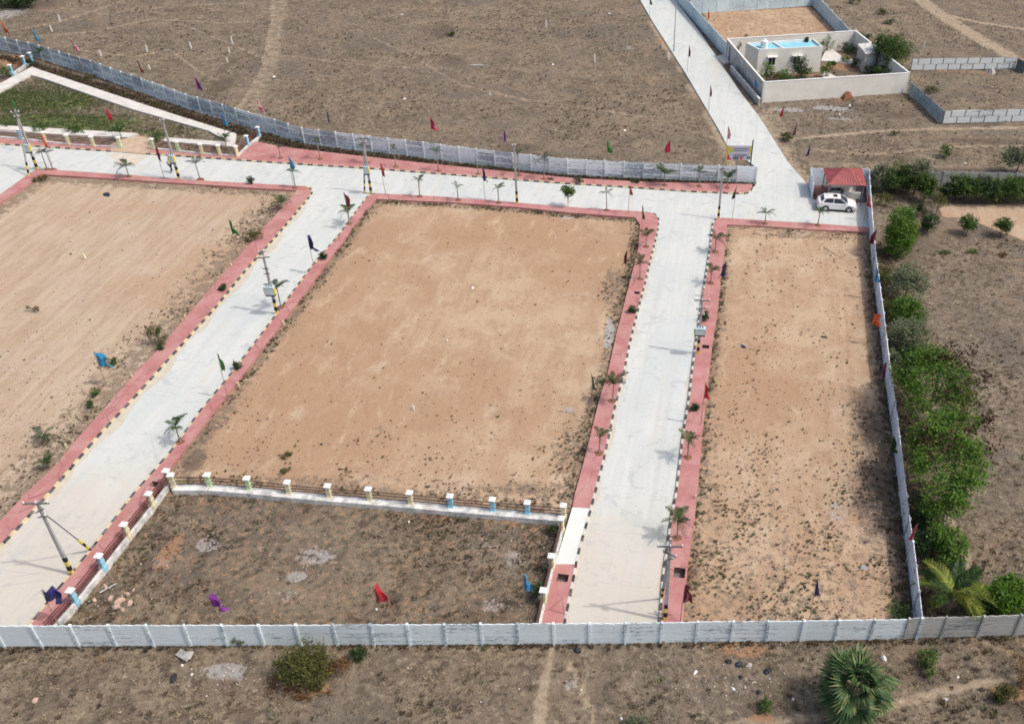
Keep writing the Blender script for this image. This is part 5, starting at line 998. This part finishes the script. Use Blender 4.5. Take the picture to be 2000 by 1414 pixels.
def car():
    p = P(1633, 409); r = empty('parked_car', (p.x, p.y + .15, .02), R(-2), label='white hatchback car parked in front of the red roofed guard shelter', cat='car'); Lc, W = 4.25, 1.72
    prof = [(-2.12, .42), (-2.14, .70), (-2.05, .98), (-1.80, 1.06), (-1.0, 1.02), (0.7, .98), (1.15, .96), (1.75, .84), (2.08, .66), (2.12, .38), (1.9, .24), (-1.95, .24)]
    def loft(sections, name, mat, par=r):
        V = []; n = len(sections[0][1])
        for y, pr in sections: V += [(x, y, z) for x, z in pr]
        f = []
        for s in range(len(sections) - 1):
            for i in range(n): j = (i + 1) % n; f.append((s * n + i, s * n + j, (s + 1) * n + j, (s + 1) * n + i))
        f += [tuple(range(n - 1, -1, -1)), tuple((len(sections) - 1) * n + i for i in range(n))]
        o = MB().add(V, [tuple(reversed(q)) for q in f]).build(name, mat, par); return o
    def sc(pr, kx, kz, zc=.6): return [(x * kx, zc + (z - zc) * kz) for x, z in pr]
    body = loft([(-W / 2, sc(prof, .93, .80)), (-W / 2 + .05, sc(prof, .985, .95)), (-W / 2 + .16, prof), (W / 2 - .16, prof), (W / 2 - .05, sc(prof, .985, .95)), (W / 2, sc(prof, .93, .80))], 'body', M['car']); body.modifiers.new('b', 'BEVEL').width = .03
    cab = [(-1.86, 1.0), (-1.45, 1.38), (-.95, 1.47), (.0, 1.48), (.30, 1.42), (1.10, .98)]; inn = [(-1.80, 1.0), (-1.40, 1.37), (-.92, 1.455), (.0, 1.465), (.28, 1.41), (1.02, .98)]
    def cs(k, dz=0): return [(x * k - .2 * (1 - k), 1.0 + (z - 1.0) * (1 - dz)) for x, z in cab]
    loft([(-.80, cs(.97, .9)), (-.64, cs(.93, .06)), (-.5, cab), (.5, cab), (.64, cs(.93, .06)), (.80, cs(.97, .9))], 'cabin_glass', M['glass'])
    loft([(-.62, [(-1.42, 1.40), (-.95, 1.475), (0, 1.485), (.22, 1.455), (.22, 1.44), (-1.42, 1.37)]), (-.45, [(-1.50, 1.405), (-.95, 1.50), (0, 1.51), (.30, 1.455), (.30, 1.44), (-1.50, 1.37)]), (.45, [(-1.50, 1.405), (-.95, 1.50), (0, 1.51), (.30, 1.455), (.30, 1.44), (-1.50, 1.37)]), (.62, [(-1.42, 1.40), (-.95, 1.475), (0, 1.485), (.22, 1.455), (.22, 1.44), (-1.42, 1.37)])], 'roof', M['car'])
    MB().box((-.28, .0, 1.517), (.42, .62, .012)).build('sunroof', M['glass'], r)
    for s in (-1, 1):
        MB().tube((.28, s * .63, 1.43), (1.06, s * .79, 1.0), .035, .04, 6).build('windscreen_pillar', M['car'], r); MB().tube((-.45, s * .66, 1.44), (-.5, s * .81, .99), .035, .035, 6).build('door_pillar', M['car'], r); MB().tube((-1.36, s * .62, 1.40), (-1.72, s * .78, 1.0), .08, .1, 6).build('rear_pillar', M['car'], r)
        MB().box((.84, s * .93, 1.04), (.16, .2, .12), 0, .8).build('mirror', M['car'], r); MB().box((1.98, s * .6, .70), (.2, .34, .13), 0, .8).build('headlight', M['lamp_clear'], r); MB().box((-2.08, s * .62, .84), (.1, .3, .2)).build('tail_light', M['lamp_red'], r)
        for x in (-.1, -.95): MB().box((x, s * .868, .82), (.18, .03, .035)).build('door_handle', M['chrome'], r)
        for x in (-1.25, 1.25):
            MB().tube((x, s * .60, .33), (x, s * .875, .33), .385, .385, 22).build('wheel_arch', M['black'], r)
            w = MB().tube((x, s * .64, .32), (x, s * .885, .32), .325, .325, 24).build('wheel', M['black'], r); MB().tube((x, s * .88, .32), (x, s * .895, .32), .21, .19, 18).build('rim', M['chrome'], w)
    MB().box((0, 0, .25), (3.9, 1.6, .12)).build('underbody', M['black'], r); MB().box((2.1, 0, .45), (.06, 1.0, .16)).build('grille', M['black'], r); MB().box((-2.13, 0, .55), (.03, .5, .12)).build('number_plate', M['white'], r)
car()
def banner():
    a, b = P(1419, 326), P(1466, 325); a = P(1418, 331); b = P(1465, 331); d = b - a; r = empty('printed_banner', a, math.atan2(d.y, d.x), label='printed banner with yellow ends on a frame beyond the far wall end', cat='banner'); L = d.length
    MB().tube((0, 0, -.2), (0, 0, 3.1), .05, .05, 8).build('post', M['yellow'], r); MB().tube((L, 0, -.2), (L, 0, 3.6), .07, .07, 8).build('post', M['black'], r)
    sh = MB().box((L / 2, -.02, 2.05), (L - .1, .03, 1.75)).build('banner_sheet', simple('lilac white print', (.60, .58, .66), .6, .3, .08, 2), r)
    cols = {'y': simple('yellow print', (.75, .55, .08), .6, .3), 'g': simple('lime print', (.50, .62, .12), .6, .3), 'r': simple('red print', (.65, .04, .08), .6, .3), 'd': simple('dark print', (.06, .06, .12), .6, .3), 'e': simple('green print', (.10, .20, .10), .6, .3)}
    rd = random.Random(2)
    for x, z, w, h, c in [(.12, 2.3, .18, 1.1, 'y'), (.38, 2.55, .35, .3, 'y'), (.45, 2.3, .4, .25, 'g'), (.14, 1.5, .22, .55, 'r'), (.36, 1.3, .3, .2, 'r'), (L - .2, 2.55, .25, .5, 'y'), (L - .15, 2.2, .15, .4, 'y'), (1.65, 1.36, .26, .26, 'r'), (L - .35, 1.45, .4, .3, 'e')]:
        MB().box((x, -.045, z), (w, .012, h)).build('print', cols[c], sh)
    for row, (z, n, h) in enumerate(((2.58, 9, .09), (2.35, 11, .07), (1.78, 12, .12), (1.58, 8, .07), (1.38, 3, .22))):
        x = .7
        for k in range(n):
            w = rd.uniform(.06, .2); MB().box((x + w / 2, -.047, z), (w, .012, h)).build('lettering', cols['d'], sh); x += w + .05
            if x > L - .5: break
banner()

# ------------------------------------------------------------ person
def skin_body(name, verts, edges, radii, mat, parent, root=0, lv=1):
    m = bpy.data.meshes.new(name); m.from_pydata(verts, edges, []); o = mobj(name, m, parent); md = o.modifiers.new('s', 'SKIN')
    for i, v in enumerate(m.skin_vertices[0].data): v.radius = radii[i] if isinstance(radii[i], tuple) else (radii[i], radii[i]); v.use_root = (i == root)
    o.modifiers.new('u', 'SUBSURF').levels = lv; o.modifiers['u'].render_levels = lv; md.use_smooth_shade = True; m.materials.append(mat); return o
def person():
    p = P(336, 337.5); r = empty('person', (p.x, p.y, .02), R(75), label='person in a white shirt and dark trousers walking across the far road', cat='person')
    V = [(0, 0, .92), (0, 0, 1.12), (.01, 0, 1.32), (.02, 0, 1.45), (.03, 0, 1.53), (.05, 0, 1.60), (.05, 0, 1.68),
         (0, .17, 1.38), (-.10, .22, 1.13), (.02, .23, .90), (.05, .23, .80), (0, -.17, 1.38), (.10, -.22, 1.13), (.24, -.22, .93), (.29, -.22, .84),
         (0, .09, .86), (.16, .10, .48), (.26, .10, .09), (.36, .10, .04), (0, -.09, .86), (-.06, -.10, .48), (-.26, -.10, .11), (-.18, -.10, .04)]
    E = [(0, 1), (1, 2), (2, 3), (3, 4), (4, 5), (5, 6), (2, 7), (7, 8), (8, 9), (9, 10), (2, 11), (11, 12), (12, 13), (13, 14), (0, 15), (15, 16), (16, 17), (17, 18), (0, 19), (19, 20), (20, 21), (21, 22)]
    rad = [(.12, .15), (.11, .14), (.11, .16), .06, .06, (.085, .075), (.085, .07), .055, .042, .032, .028, .055, .042, .032, .028, .085, .055, .04, .035, .085, .055, .04, .035]
    b = skin_body('body', V, E, rad, M['skin'], r)
    MB().box((.14, 0, 1.615), (.03, .025, .04)).build('nose', M['skin'], r)
    for s in (-1, 1): MB().tube((.128, s * .03, 1.645), (.136, s * .03, 1.645), .011, .008, 8).build('eye', M['black'], r); MB().tube((.04, s * .078, 1.63), (.04, s * .092, 1.63), .025, .02, 8).build('ear', M['skin'], r)
    MB().box((.132, 0, 1.575), (.012, .05, .008)).build('mouth', M['lamp_red'], r)
    skin_body('shirt', [V[0], V[1], V[2], (.015, 0, 1.42), V[7], V[8], V[11], V[12]], [(0, 1), (1, 2), (2, 3), (2, 4), (4, 5), (2, 6), (6, 7)], [(.145, .175), (.14, .165), (.135, .185), .075, .085, .07, .085, .07], M['shirt'], r)
    skin_body('trousers', [(0, 0, .95), (0, .09, .86), V[16], (.245, .10, .14), (0, -.09, .86), V[20], (-.24, -.10, .16)], [(0, 1), (1, 2), (2, 3), (0, 4), (4, 5), (5, 6)], [(.13, .16), .105, .075, .062, .105, .075, .062], M['trousers'], r)
    skin_body('hair', [(.03, 0, 1.66), (.035, 0, 1.72)], [(0, 1)], [(.088, .085), (.075, .07)], M['hair'], r)
person()

# ------------------------------------------------------------ small things lying and standing about
def stone_post(px, py, h, label, mat='plastic_white', w=.16, z=0, grp='white boundary stones in the far field'):
    p = P(px, py, z); r = MB().box((0, 0, h / 2 - .1), (w, w * .8, h + .2), 0, .82).box((0, 0, h + .0), (w * .84, w * .66, .06), 0, .5).build('boundary_stone', M[mat], None, (p.x, p.y, z), (random.uniform(-.06, .06), random.uniform(-.06, .06), random.uniform(-.3, .3))); tag(r, label, 'stone post', grp)
for px, py, h, w in [(197, 108, .8, 'pale stone post just behind the wall left of the maroon flag'), (287, 100, .9, 'upper of two pale stone posts above the maroon flag'), (292, 134, .5, 'lower of two pale stone posts beside the maroon flag'), (373, 93, .8, 'pale stone post above the purple flag'), (453, 84, 1.0, 'white stone post at the top of the dark gully'), (447, 101, .6, 'small white post below the one at the top of the gully'), (444, 120, .5, 'lowest white post in the dark gully'),
        (1067, 53, 1.1, 'tall pale post in the upper middle of the far field'), (1162, 119, 1.1, 'left of two pale posts in the right part of the far field'), (1294, 94, .9, 'pale post beside the approach road bend'), (1306, 116, 1.0, 'pale post below the thin bare pole'), (1804, 93, .9, 'white post right of the compound tree'), (1919, 90, .9, 'white post beside the sandy track'), (1756, 90, .8, 'white post in the pale scrub behind the compound tree'), (117, 40, .9, 'pale post near the upper left bush'), (101, 60, .8, 'pale post left above the park')]:
    stone_post(px, py, h * .9, w, w=.2)
for px, py, w in [(130, 874, 'cream marker stone at the edge of the left footpath above the low bright palm'), (363, 622, 'cream marker stone halfway up the left footpath'), (258, 738, 'cream marker stone on the left footpath above the broken patch'), (466, 754, 'cream marker stone at the left edge of the middle plot'), (554, 634, 'cream marker stone beside the boxed pole footpath'), (808, 800, 'short white post in the near part of the middle plot'), (1053, 1168, 'white marker beside the crumpled blue flag'), (1358, 975, 'cream marker stone at the edge of the right footpath'), (452, 522, 'yellowish marker on the pale left plot edge')]:
    stone_post(px, py, .38, w, 'p_cream' if 'cream' in w or 'yellow' in w else 'plastic_white', .15, 0, 'small marker stones at the plot edges')
tag(MB().box((0, 0, .25), (.3, .25, .5), 0, .6).build('marker_stone', M['p_cream'], None, P(165, 505)), 'small yellow marker stone in the middle of the pale left plot', 'stone post')
def concrete_post_T():
    p = P(1227, 112); r = empty('signpost', p, label='grey post with a small square plate in the far field', cat='signpost'); MB().tube((0, 0, 0), (0, 0, 1.3), .06, .06, 6).build('post', M['conc_pole'], r); MB().box((0, -.06, 1.35), (.7, .05, .5)).build('plate', M['plinth'], r)
concrete_post_T()
def lump(px, py, label, cat, name, mat, sx, sy, h, seed, z=0, n=9):
    """a crumpled or broken piece lying on the ground"""
    g = random.Random(seed); V = []; F2 = []; ra, rb = 12, 4
    for j in range(rb):
        t = j / rb
        for i in range(ra): a = 2 * math.pi * i / ra; k = (1 - t * .8) * g.uniform(.75, 1.15); V.append((math.cos(a) * sx * k, math.sin(a) * sy * k, h * (t ** .7) * g.uniform(.7, 1.1) - (.06 if j == 0 else 0)))
    V.append((0, 0, h))
    for j in range(rb - 1):
        for i in range(ra): i2 = (i + 1) % ra; F2.append((j * ra + i, j * ra + i2, (j + 1) * ra + i2, (j + 1) * ra + i))
    for i in range(ra): F2.append(((rb - 1) * ra + i, (rb - 1) * ra + (i + 1) % ra, rb * ra))
    o = MB().add(V, F2).build(name, M[mat], None, P(px, py, z) + Vector((0, 0, -.08)), (0, 0, g.uniform(0, 6))); return tag(o, label, cat)
tag(MB().box((0, 0, .12), (1.1, .45, .1)).box((.2, .1, .02), (.5, .5, .12), .5).build('broken_slab', M['rock_grey'], None, P(361, 1281), (.2, -.25, R(-32))), 'tilted broken concrete slab outside the front wall at the left', 'slab')
lump(338, 1322, 'black plastic sheet left of the grey rubble outside the wall', 'plastic sheet', 'plastic_sheet', 'plastic_black', .36, .18, .16, 1)
lump(67, 1365, 'round pale stone near the lower left corner', 'stone', 'loose_stone', 'rock_pink', .2, .16, .14, 2)
lump(374, 1315, 'white plastic scrap beside the black sheet', 'litter', 'litter_scrap', 'plastic_white', .1, .1, .1, 3); lump(355, 1297, 'small white scrap below the tilted slab', 'litter', 'litter_scrap', 'plastic_white', .09, .08, .09, 4)
lump(1358, 1311, 'white rag below the front wall in the middle', 'litter', 'litter_scrap', 'plastic_white', .22, .1, .1, 5); lump(1432, 1343, 'white elongated scrap in the right foreground', 'litter', 'litter_scrap', 'plastic_white', .1, .2, .1, 6)
lump(1213, 1401, 'white scrap at the bottom edge in the middle', 'litter', 'litter_scrap', 'plastic_white', .1, .1, .12, 7); lump(1549, 1363, 'white scrap left of the fan palm', 'litter', 'litter_scrap', 'plastic_white', .1, .09, .1, 8)
lump(1504, 1357, 'pink scrap left of the fan palm', 'litter', 'litter_scrap', 'rock_pink', .1, .09, .1, 9); lump(1847, 1363, 'white and dark rag right of the fan palm', 'litter', 'litter_scrap', 'plastic_white', .16, .08, .1, 10); lump(1871, 1320, 'white scrap between the scraggly and the olive bush', 'litter', 'litter_scrap', 'plastic_white', .1, .09, .1, 11)
lump(1726, 1284, 'bright white plastic bag between the fan palm and the wall', 'plastic bag', 'plastic_bag', 'plastic_white', .18, .26, .22, 12)
lump(1128, 1268, 'black bag lying against the foot of the front wall', 'bag', 'rubbish_bag', 'plastic_black', .24, .2, .2, 13); lump(1424, 1290, 'dark red cloth heap left in the rubbish row', 'cloth', 'discarded_cloth', 'cloth_dark', .22, .24, .18, 14); lump(1443, 1295, 'black heap in the middle of the rubbish row', 'cloth', 'discarded_cloth', 'plastic_black', .32, .2, .16, 15); lump(1463, 1298, 'grey crumpled heap right in the rubbish row', 'cloth', 'discarded_cloth', 'rock_grey', .26, .18, .16, 16)
lump(1499, 1308, 'dark upright clothes heap right of the rubbish row', 'cloth', 'discarded_cloth', 'plastic_black', .18, .34, .2, 17); lump(1447, 1321, 'small dark bag below the rubbish row', 'bag', 'rubbish_bag', 'plastic_black', .16, .16, .16, 18); lump(1482, 1350, 'navy bag above the green weed bush', 'bag', 'rubbish_bag', 'cloth_dark', .17, .16, .16, 19)
lump(208, 380, 'dark grey tarpaulin heap on the far part of the pale plot', 'tarpaulin', 'tarpaulin', 'plastic_black', .8, .45, .2, 20); lump(1452, 676, 'dark ash heap at the left edge of the right plot', 'ash heap', 'ash_heap', 'cloth_dark', .42, .26, .12, 21); lump(923, 562, 'white chunk in the upper middle of the middle plot', 'stone', 'loose_stone', 'plastic_white', .22, .16, .2, 22)
lump(873, 664, 'small white stone on a dark smudge in the middle plot', 'stone', 'loose_stone', 'plastic_white', .12, .12, .24, 23); lump(1655, 190, 'mound of dark red soil against the front of the cream compound', 'soil heap', 'soil_heap', 'soil_ring', 1.2, .8, .9, 24); lump(1937, 141, 'grey concrete ring lying before the upper block wall', 'concrete ring', 'concrete_ring', 'rock_grey', .75, .6, .7, 25)
for k, (px, py, w_) in enumerate([(785, 28, 'white scrap near the top left of the far field'), (1190, 26, 'white scrap near the top of the far field right of the middle'), (535, 149, 'white scrap beside the sandy track'), (957, 184, 'crumpled white scraps in the middle of the far field'), (790, 192, 'white scrap left of the crumpled white scraps'), (1220, 254, 'white scrap between the green and the crimson flag'), (1080, 125, 'pale torn sheet in the right part of the far field'), (1885, 318, 'white litter behind the hedge'), (1640, 222, 'white litter in front of the cream compound'), (1660, 205, 'white litter beside the dark red soil mound'), (735, 1188, 'pale stick in the scrub plot below the red flag'), (798, 1017, 'short white peg behind the middle fence'), (1135, 1345, 'small white scrap beside the faint foot track'), (540, 1335, 'small white scrap left of the large olive bush')]):
    lump(px, py, w_, 'litter', 'litter_scrap', 'plastic_white', .26 if py < 400 else .1, .14 if py < 400 else .07, .1, 70 + k)
for k, (px, py, s) in enumerate([(215, 1166, .26), (232, 1172, .36), (247, 1158, .22), (225, 1183, .3), (253, 1175, .28), (206, 1145, .16), (203, 1141, .14), (183, 1170, .2), (260, 1150, .14), (238, 1188, .22)]):
    lump(px, py, 'pinkish broken rock in the loose pile beside the left fence', 'rock', 'broken_rock', 'rock_pink', s, s * .7, s * .6, 40 + k)['group'] = 'pinkish rocks piled beside the left fence'
tag(MB().tube((0, 0, .06), (1.0, .1, .08), .04, .03, 6).build('fallen_branch', M['plinth'], None, P(196, 1158), (0, 0, R(42))), 'pale stick lying on the pinkish rocks beside the left fence', 'stick')
tag(MB().tube((0, 0, .05), (2.6, 0, .05), .035, .02, 6).build('fallen_pole', M['bamboo'], None, P(1609, 484), (0, 0, R(-52))), 'thin dark pole lying on the upper right plot', 'stick')
tag(MB().box((0, 0, .08), (1.9, .12, .1)).build('fallen_post', M['plinth'], None, P(932, 129), (0, 0, R(4))), 'pale post lying on the far field left of the middle', 'post')

# ------------------------------------------------------------ ground cover (uncountable)
def scatter(name, pts, tmpl, faces, k, smin, smax, mat, seed, flat=1.0, sink=0.0):
    g = np.random.default_rng(seed); n = len(pts); a = g.uniform(0, 6.283, n); s = smin + (smax - smin) * g.random(n) ** 1.8; c, sn = np.cos(a), np.sin(a); T = np.array(tmpl); nv = len(T)
    V = np.empty((n, nv, 3)); jit = g.normal(0, .14, (n, nv, 3)); TT = T[None] * (1 + jit)
    V[:, :, 0] = (TT[:, :, 0] * c[:, None] - TT[:, :, 1] * sn[:, None]) * s[:, None] + pts[:, 0][:, None]; V[:, :, 1] = (TT[:, :, 0] * sn[:, None] + TT[:, :, 1] * c[:, None]) * s[:, None] + pts[:, 1][:, None]
    V[:, :, 2] = TT[:, :, 2] * s[:, None] * flat + pts[:, 2][:, None] - sink
    Fc = (np.array(faces)[None] + (np.arange(n) * nv)[:, None, None]).reshape(-1, k); tint = np.repeat(g.random(n), nv)
    o = mobj(name, fastmesh(name, V.reshape(-1, 3), Fc, M[mat], k, tint)); o['kind'] = 'stuff'; return o
def tuft(nb, h, w, lean):
    V = []; Fq = []; g = random.Random(nb)
    for i in range(nb):
        a = 6.283 * i / nb + g.uniform(-.3, .3); d = (math.cos(a), math.sin(a)); s = (-d[1] * w, d[0] * w); n = len(V)
        V += [(d[0] * .1 + s[0], d[1] * .1 + s[1], 0), (d[0] * .1 - s[0], d[1] * .1 - s[1], 0), (d[0] * lean, d[1] * lean, h * g.uniform(.6, 1))]; Fq.append((n, n + 1, n + 2))
    return V, Fq
OCTA = ([(1, 0, 0), (0, .8, 0), (-1, 0, 0), (0, -.8, 0), (.1, .1, .75)], [(0, 1, 4), (1, 2, 4), (2, 3, 4), (3, 0, 4)])
def cand(n, box):
    x0, x1, y0, y1 = box; X = np.c_[RNG.uniform(x0, x1, n), RNG.uniform(y0, y1, n)]
    # only where the lens can reach, with a margin
    q = np.c_[X, np.zeros(n)] - np.array([0, 0, CAM_H]); w = q @ np.array(F_); px = CX + FPX * (q @ np.array(R_)) / w; py = CY - FPX * (q @ np.array(U_)) / w
    ok = (px > -120) & (px < 2120) & (py > -70) & (py < 1500); return X[ok]
def z3(X, z): return np.c_[X, np.full(len(X), z)]
def outside_all(X):
    d = np.maximum.reduce([sdf(X, z) for z in (Z_ROAD, Z_LEFT, Z_CENT, Z_RIGHT, Z_C1, Z_SAND)]); ok = d < -.15
    for f in ([*LR_KERB[::-1], *NEAR_C[::-1][1:], *RL_KERB[::-1][1:], (1043, 1256), (1086, 1104), *(C_IN1 + C_IN2)[::-1]], FAR_A + FAR_IN_A[::-1], FAR_B + FAR_IN_B[::-1], R_IN + NEAR_R[:-1] + RR_KERB, L_KERB + NEAR_L[1:] + (L_IN + NL_IN)[::-1],
              [(-80, 200), (-80, 165), (63, 130), (222, 186), (465, 263), (458, 290), (183, 192), (60, 150)], [(-300, 230), (270, 260), (249, 272), (-300, 246)], [(1400, 110), (1430, 104), (1430, 127), (1410, 128)], [(1580, 362), (1690, 362), (1697, 446), (1580, 400)]):
        ok &= sdf(X, xy(f)) < -.1
    q = [P(x, y, HH) for x, y in ((1482, 97), (1607, 91), (1588, 76), (1457, 84))]; ok &= sdf(X, np.array([(v.x, v.y) for v in q])) < -.1
    tr = np.min([pdist(X, xy(ln)) / w for ln, w, s in TRACKS if s > .5], axis=0); ok &= (tr > 1.1) | (RNG.random(len(X)) < .15)
    return ok
def fine_noise(X, k, seed):
    g = np.random.default_rng(seed); v = np.zeros(len(X))
    for i in range(10): a = g.uniform(0, 6.28); f = k * g.uniform(.5, 2); v += np.sin(X[:, 0] * f * math.cos(a) + X[:, 1] * f * math.sin(a) + g.uniform(0, 6.28))
    return v / 3
X = cand(480000, (-110, 82, 26, 180)); keep = RNG.random(len(X)) < np.clip((60 / X[:, 1]) ** 1.3, .12, 1) * (.55 + .35 * fine_noise(X, .5, 3)); X = X[keep]; X = X[outside_all(X)]
V_, F_t = tuft(5, .75, .11, .75); scatter('dry_grass', z3(X, -.14), V_, F_t, 3, .10, .34, 'grass_dry', 1)
X2 = cand(150000, (-110, 82, 26, 180)); X2 = X2[RNG.random(len(X2)) < np.clip((fine_noise(X2, .35, 5) + .25) * .8, .03, 1) * np.clip((55 / X2[:, 1]) ** 1.6, .08, 1)]; X2 = X2[outside_all(X2)]
V2, F2_ = tuft(8, .8, .16, .7); scatter('withered_scrub', z3(X2, -.14), V2, F2_, 3, .08, .36, 'weed', 2)
# weeds inside the plots, thickest along their edges and near the front
def plot_density(X):
    dl, dc, dr = (sdf(X, z) for z in (Z_LEFT, Z_CENT, Z_RIGHT)); p = np.zeros(len(X)); near = sstep(-X[:, 1], -60, -42)
    p = np.where(dl > .1,   .012 + .30 * (1 - sstep(pdist(X, xy(L_IN)), .8, 5)) + .25 * (1 - sstep(dl, .4, 1.6)), p); p = np.where(dc > .1, .012 + .2 * near + .85 * (1 - sstep(dc, .3, 1.35)), p); p = np.where(dr > .1, .09 + .62 * near + .75 * (1 - sstep(dr, .2, .9)), p)
    p = np.where(p > 0, p + .5 * spots(X, WEEDY), 0); dn = sdf(X, Z_NEAR); return p * np.clip(.5 + .75 * fine_noise(X, 1.1, 8), .05, 1.8), dn
XP = cand(150000, (-60, 26, 32, 112)); pd, dn = plot_density(XP); sel = RNG.random(len(XP)) < pd; XW = XP[sel]
h = len(XW) * 7 // 8; scatter('plot_weeds', z3(XW[:h], -.03), V2, F2_, 3, .04, .22, 'weed', 3); scatter('green_weeds', z3(XW[h:], -.03), V2, F2_, 3, .06, .24, 'weed_green', 4)
XC = cand(130000, (-60, 26, 32, 112)); d3 = np.maximum.reduce([sdf(XC, z) for z in (Z_LEFT, Z_CENT, Z_RIGHT)]); pr = np.where(d3 > 0, .03 + .22 * sstep(-XC[:, 1], -70, -42), 0); pr = np.where(sdf(XC, Z_RIGHT) > 0, pr + .08, pr); XC = XC[RNG.random(len(XC)) < pr]
scatter('earth_clods', z3(XC, -.03), OCTA[0], OCTA[1], 3, .02, .10, 'clod', 5)
XN = cand(230000, (-60, 12, 30, 60)); XN = XN[sdf(XN, Z_NEAR) > .15]; XN = XN[RNG.random(len(XN)) < .5 + .3 * fine_noise(XN, 1.2, 31)]; scatter('scrub_clods', z3(XN, -.15), V2, F2_, 3, .05, .17, 'weed', 14)
# pale chips and litter: rubble beds, wall feet, fence foot
ch = []
for px, py, rx, ry, s in GREY + [(1450, 1340, 3, 1, 0), (1625, 215, 5, 1.5, 0), (450, 1330, 3, 1.4, 0), (1100, 1190, .6, 2.5, 0), (1045, 1200, 1.2, 1.0, 0), (1700, 1000, 1.5, 5, 0), (230, 1170, 2, 1.2, 0), (1470, 1262, 3, .5, 0), (150, 1200, 1.2, 1, 0), (1390, 950, .4, 9, 0)]:
    c = P(px, py); m = int(min(190, 20 * rx * ry + 10)); ch.append(np.c_[RNG.normal(c.x, rx * .6, m), RNG.normal(c.y, ry * .6, m)])
ch.append(cand(1500, (-100, 75, 28, 170))); XH = np.concatenate(ch); XH = XH[sdf(XH, Z_ROAD) < -1.4]; scatter('pale_rubble_chips', z3(XH, -.05), OCTA[0], OCTA[1], 3, .02, .07, 'chip', 6)
# green grass in the park
XG = cand(200000, (-95, -20, 85, 125)); XG = XG[(sdf(XG, Z_PARK) > .3)]; gl = spots(XG, LAWN); XG = XG[RNG.random(len(XG)) < .08 + .8 * gl]; scatter('lawn_grass', z3(XG, -.12), V_, F_t, 3, .12, .28, 'weed_green', 7)
# brushy strip at the foot of the far wall and behind the side wall
def along(line, n, w, seed):
    g = np.random.default_rng(seed); pts = np.array([(v.x, v.y) for v in resample(w2(line), .3)]); i = g.integers(0, len(pts), n); return pts[i] + g.normal(0, w, (n, 2))
XS = along([(0, 110), (110, 140), (262, 190), (366, 225), (520, 270), (593, 287), (700, 300), (900, 322), (1100, 345), (1300, 355), (1460, 360)], 5200, .45, 1); XS = XS[(sdf(XS, xy(FAR_B + FAR_IN_B[::-1])) < .5)]
scatter('wall_foot_weeds', z3(XS, -.05), V2, F2_, 3, .12, .4, 'weed', 8); XS = along([(1718, 480), (1735, 640), (1760, 850), (1790, 1100), (1800, 1190)], 2600, .8, 2); scatter('wall_foot_weeds', z3(XS, -.1), V2, F2_, 3, .2, .5, 'grass_dry', 9)
XS = np.concatenate([along(C_IN2[3:], 1700, .38, 3), along(R_IN[:12], 1300, .28, 4), along(C_IN1[6:], 650, .35, 5), along([(735, 394), (873, 401), (1000, 410), (1117, 422), (1240, 431)], 700, .2, 6)])
XS = XS[(np.maximum.reduce([sdf(XS, z) for z in (Z_LEFT, Z_CENT, Z_RIGHT)]) > .05) & (RNG.random(len(XS)) < .35 + .5 * fine_noise(XS, 1.3, 21))]; scatter('edge_weeds', z3(XS, -.02), V2, F2_, 3, .08, .30, 'edge_weed', 10); 
XS = along([(-250, 1268), (0, 1263), (700, 1261), (1222, 1258), (1633, 1251), (1765, 1248), (2000, 1240)], 1100, .16, 11); scatter('wall_foot_weeds', z3(XS, -.1), V2, F2_, 3, .1, .34, 'weed', 12)
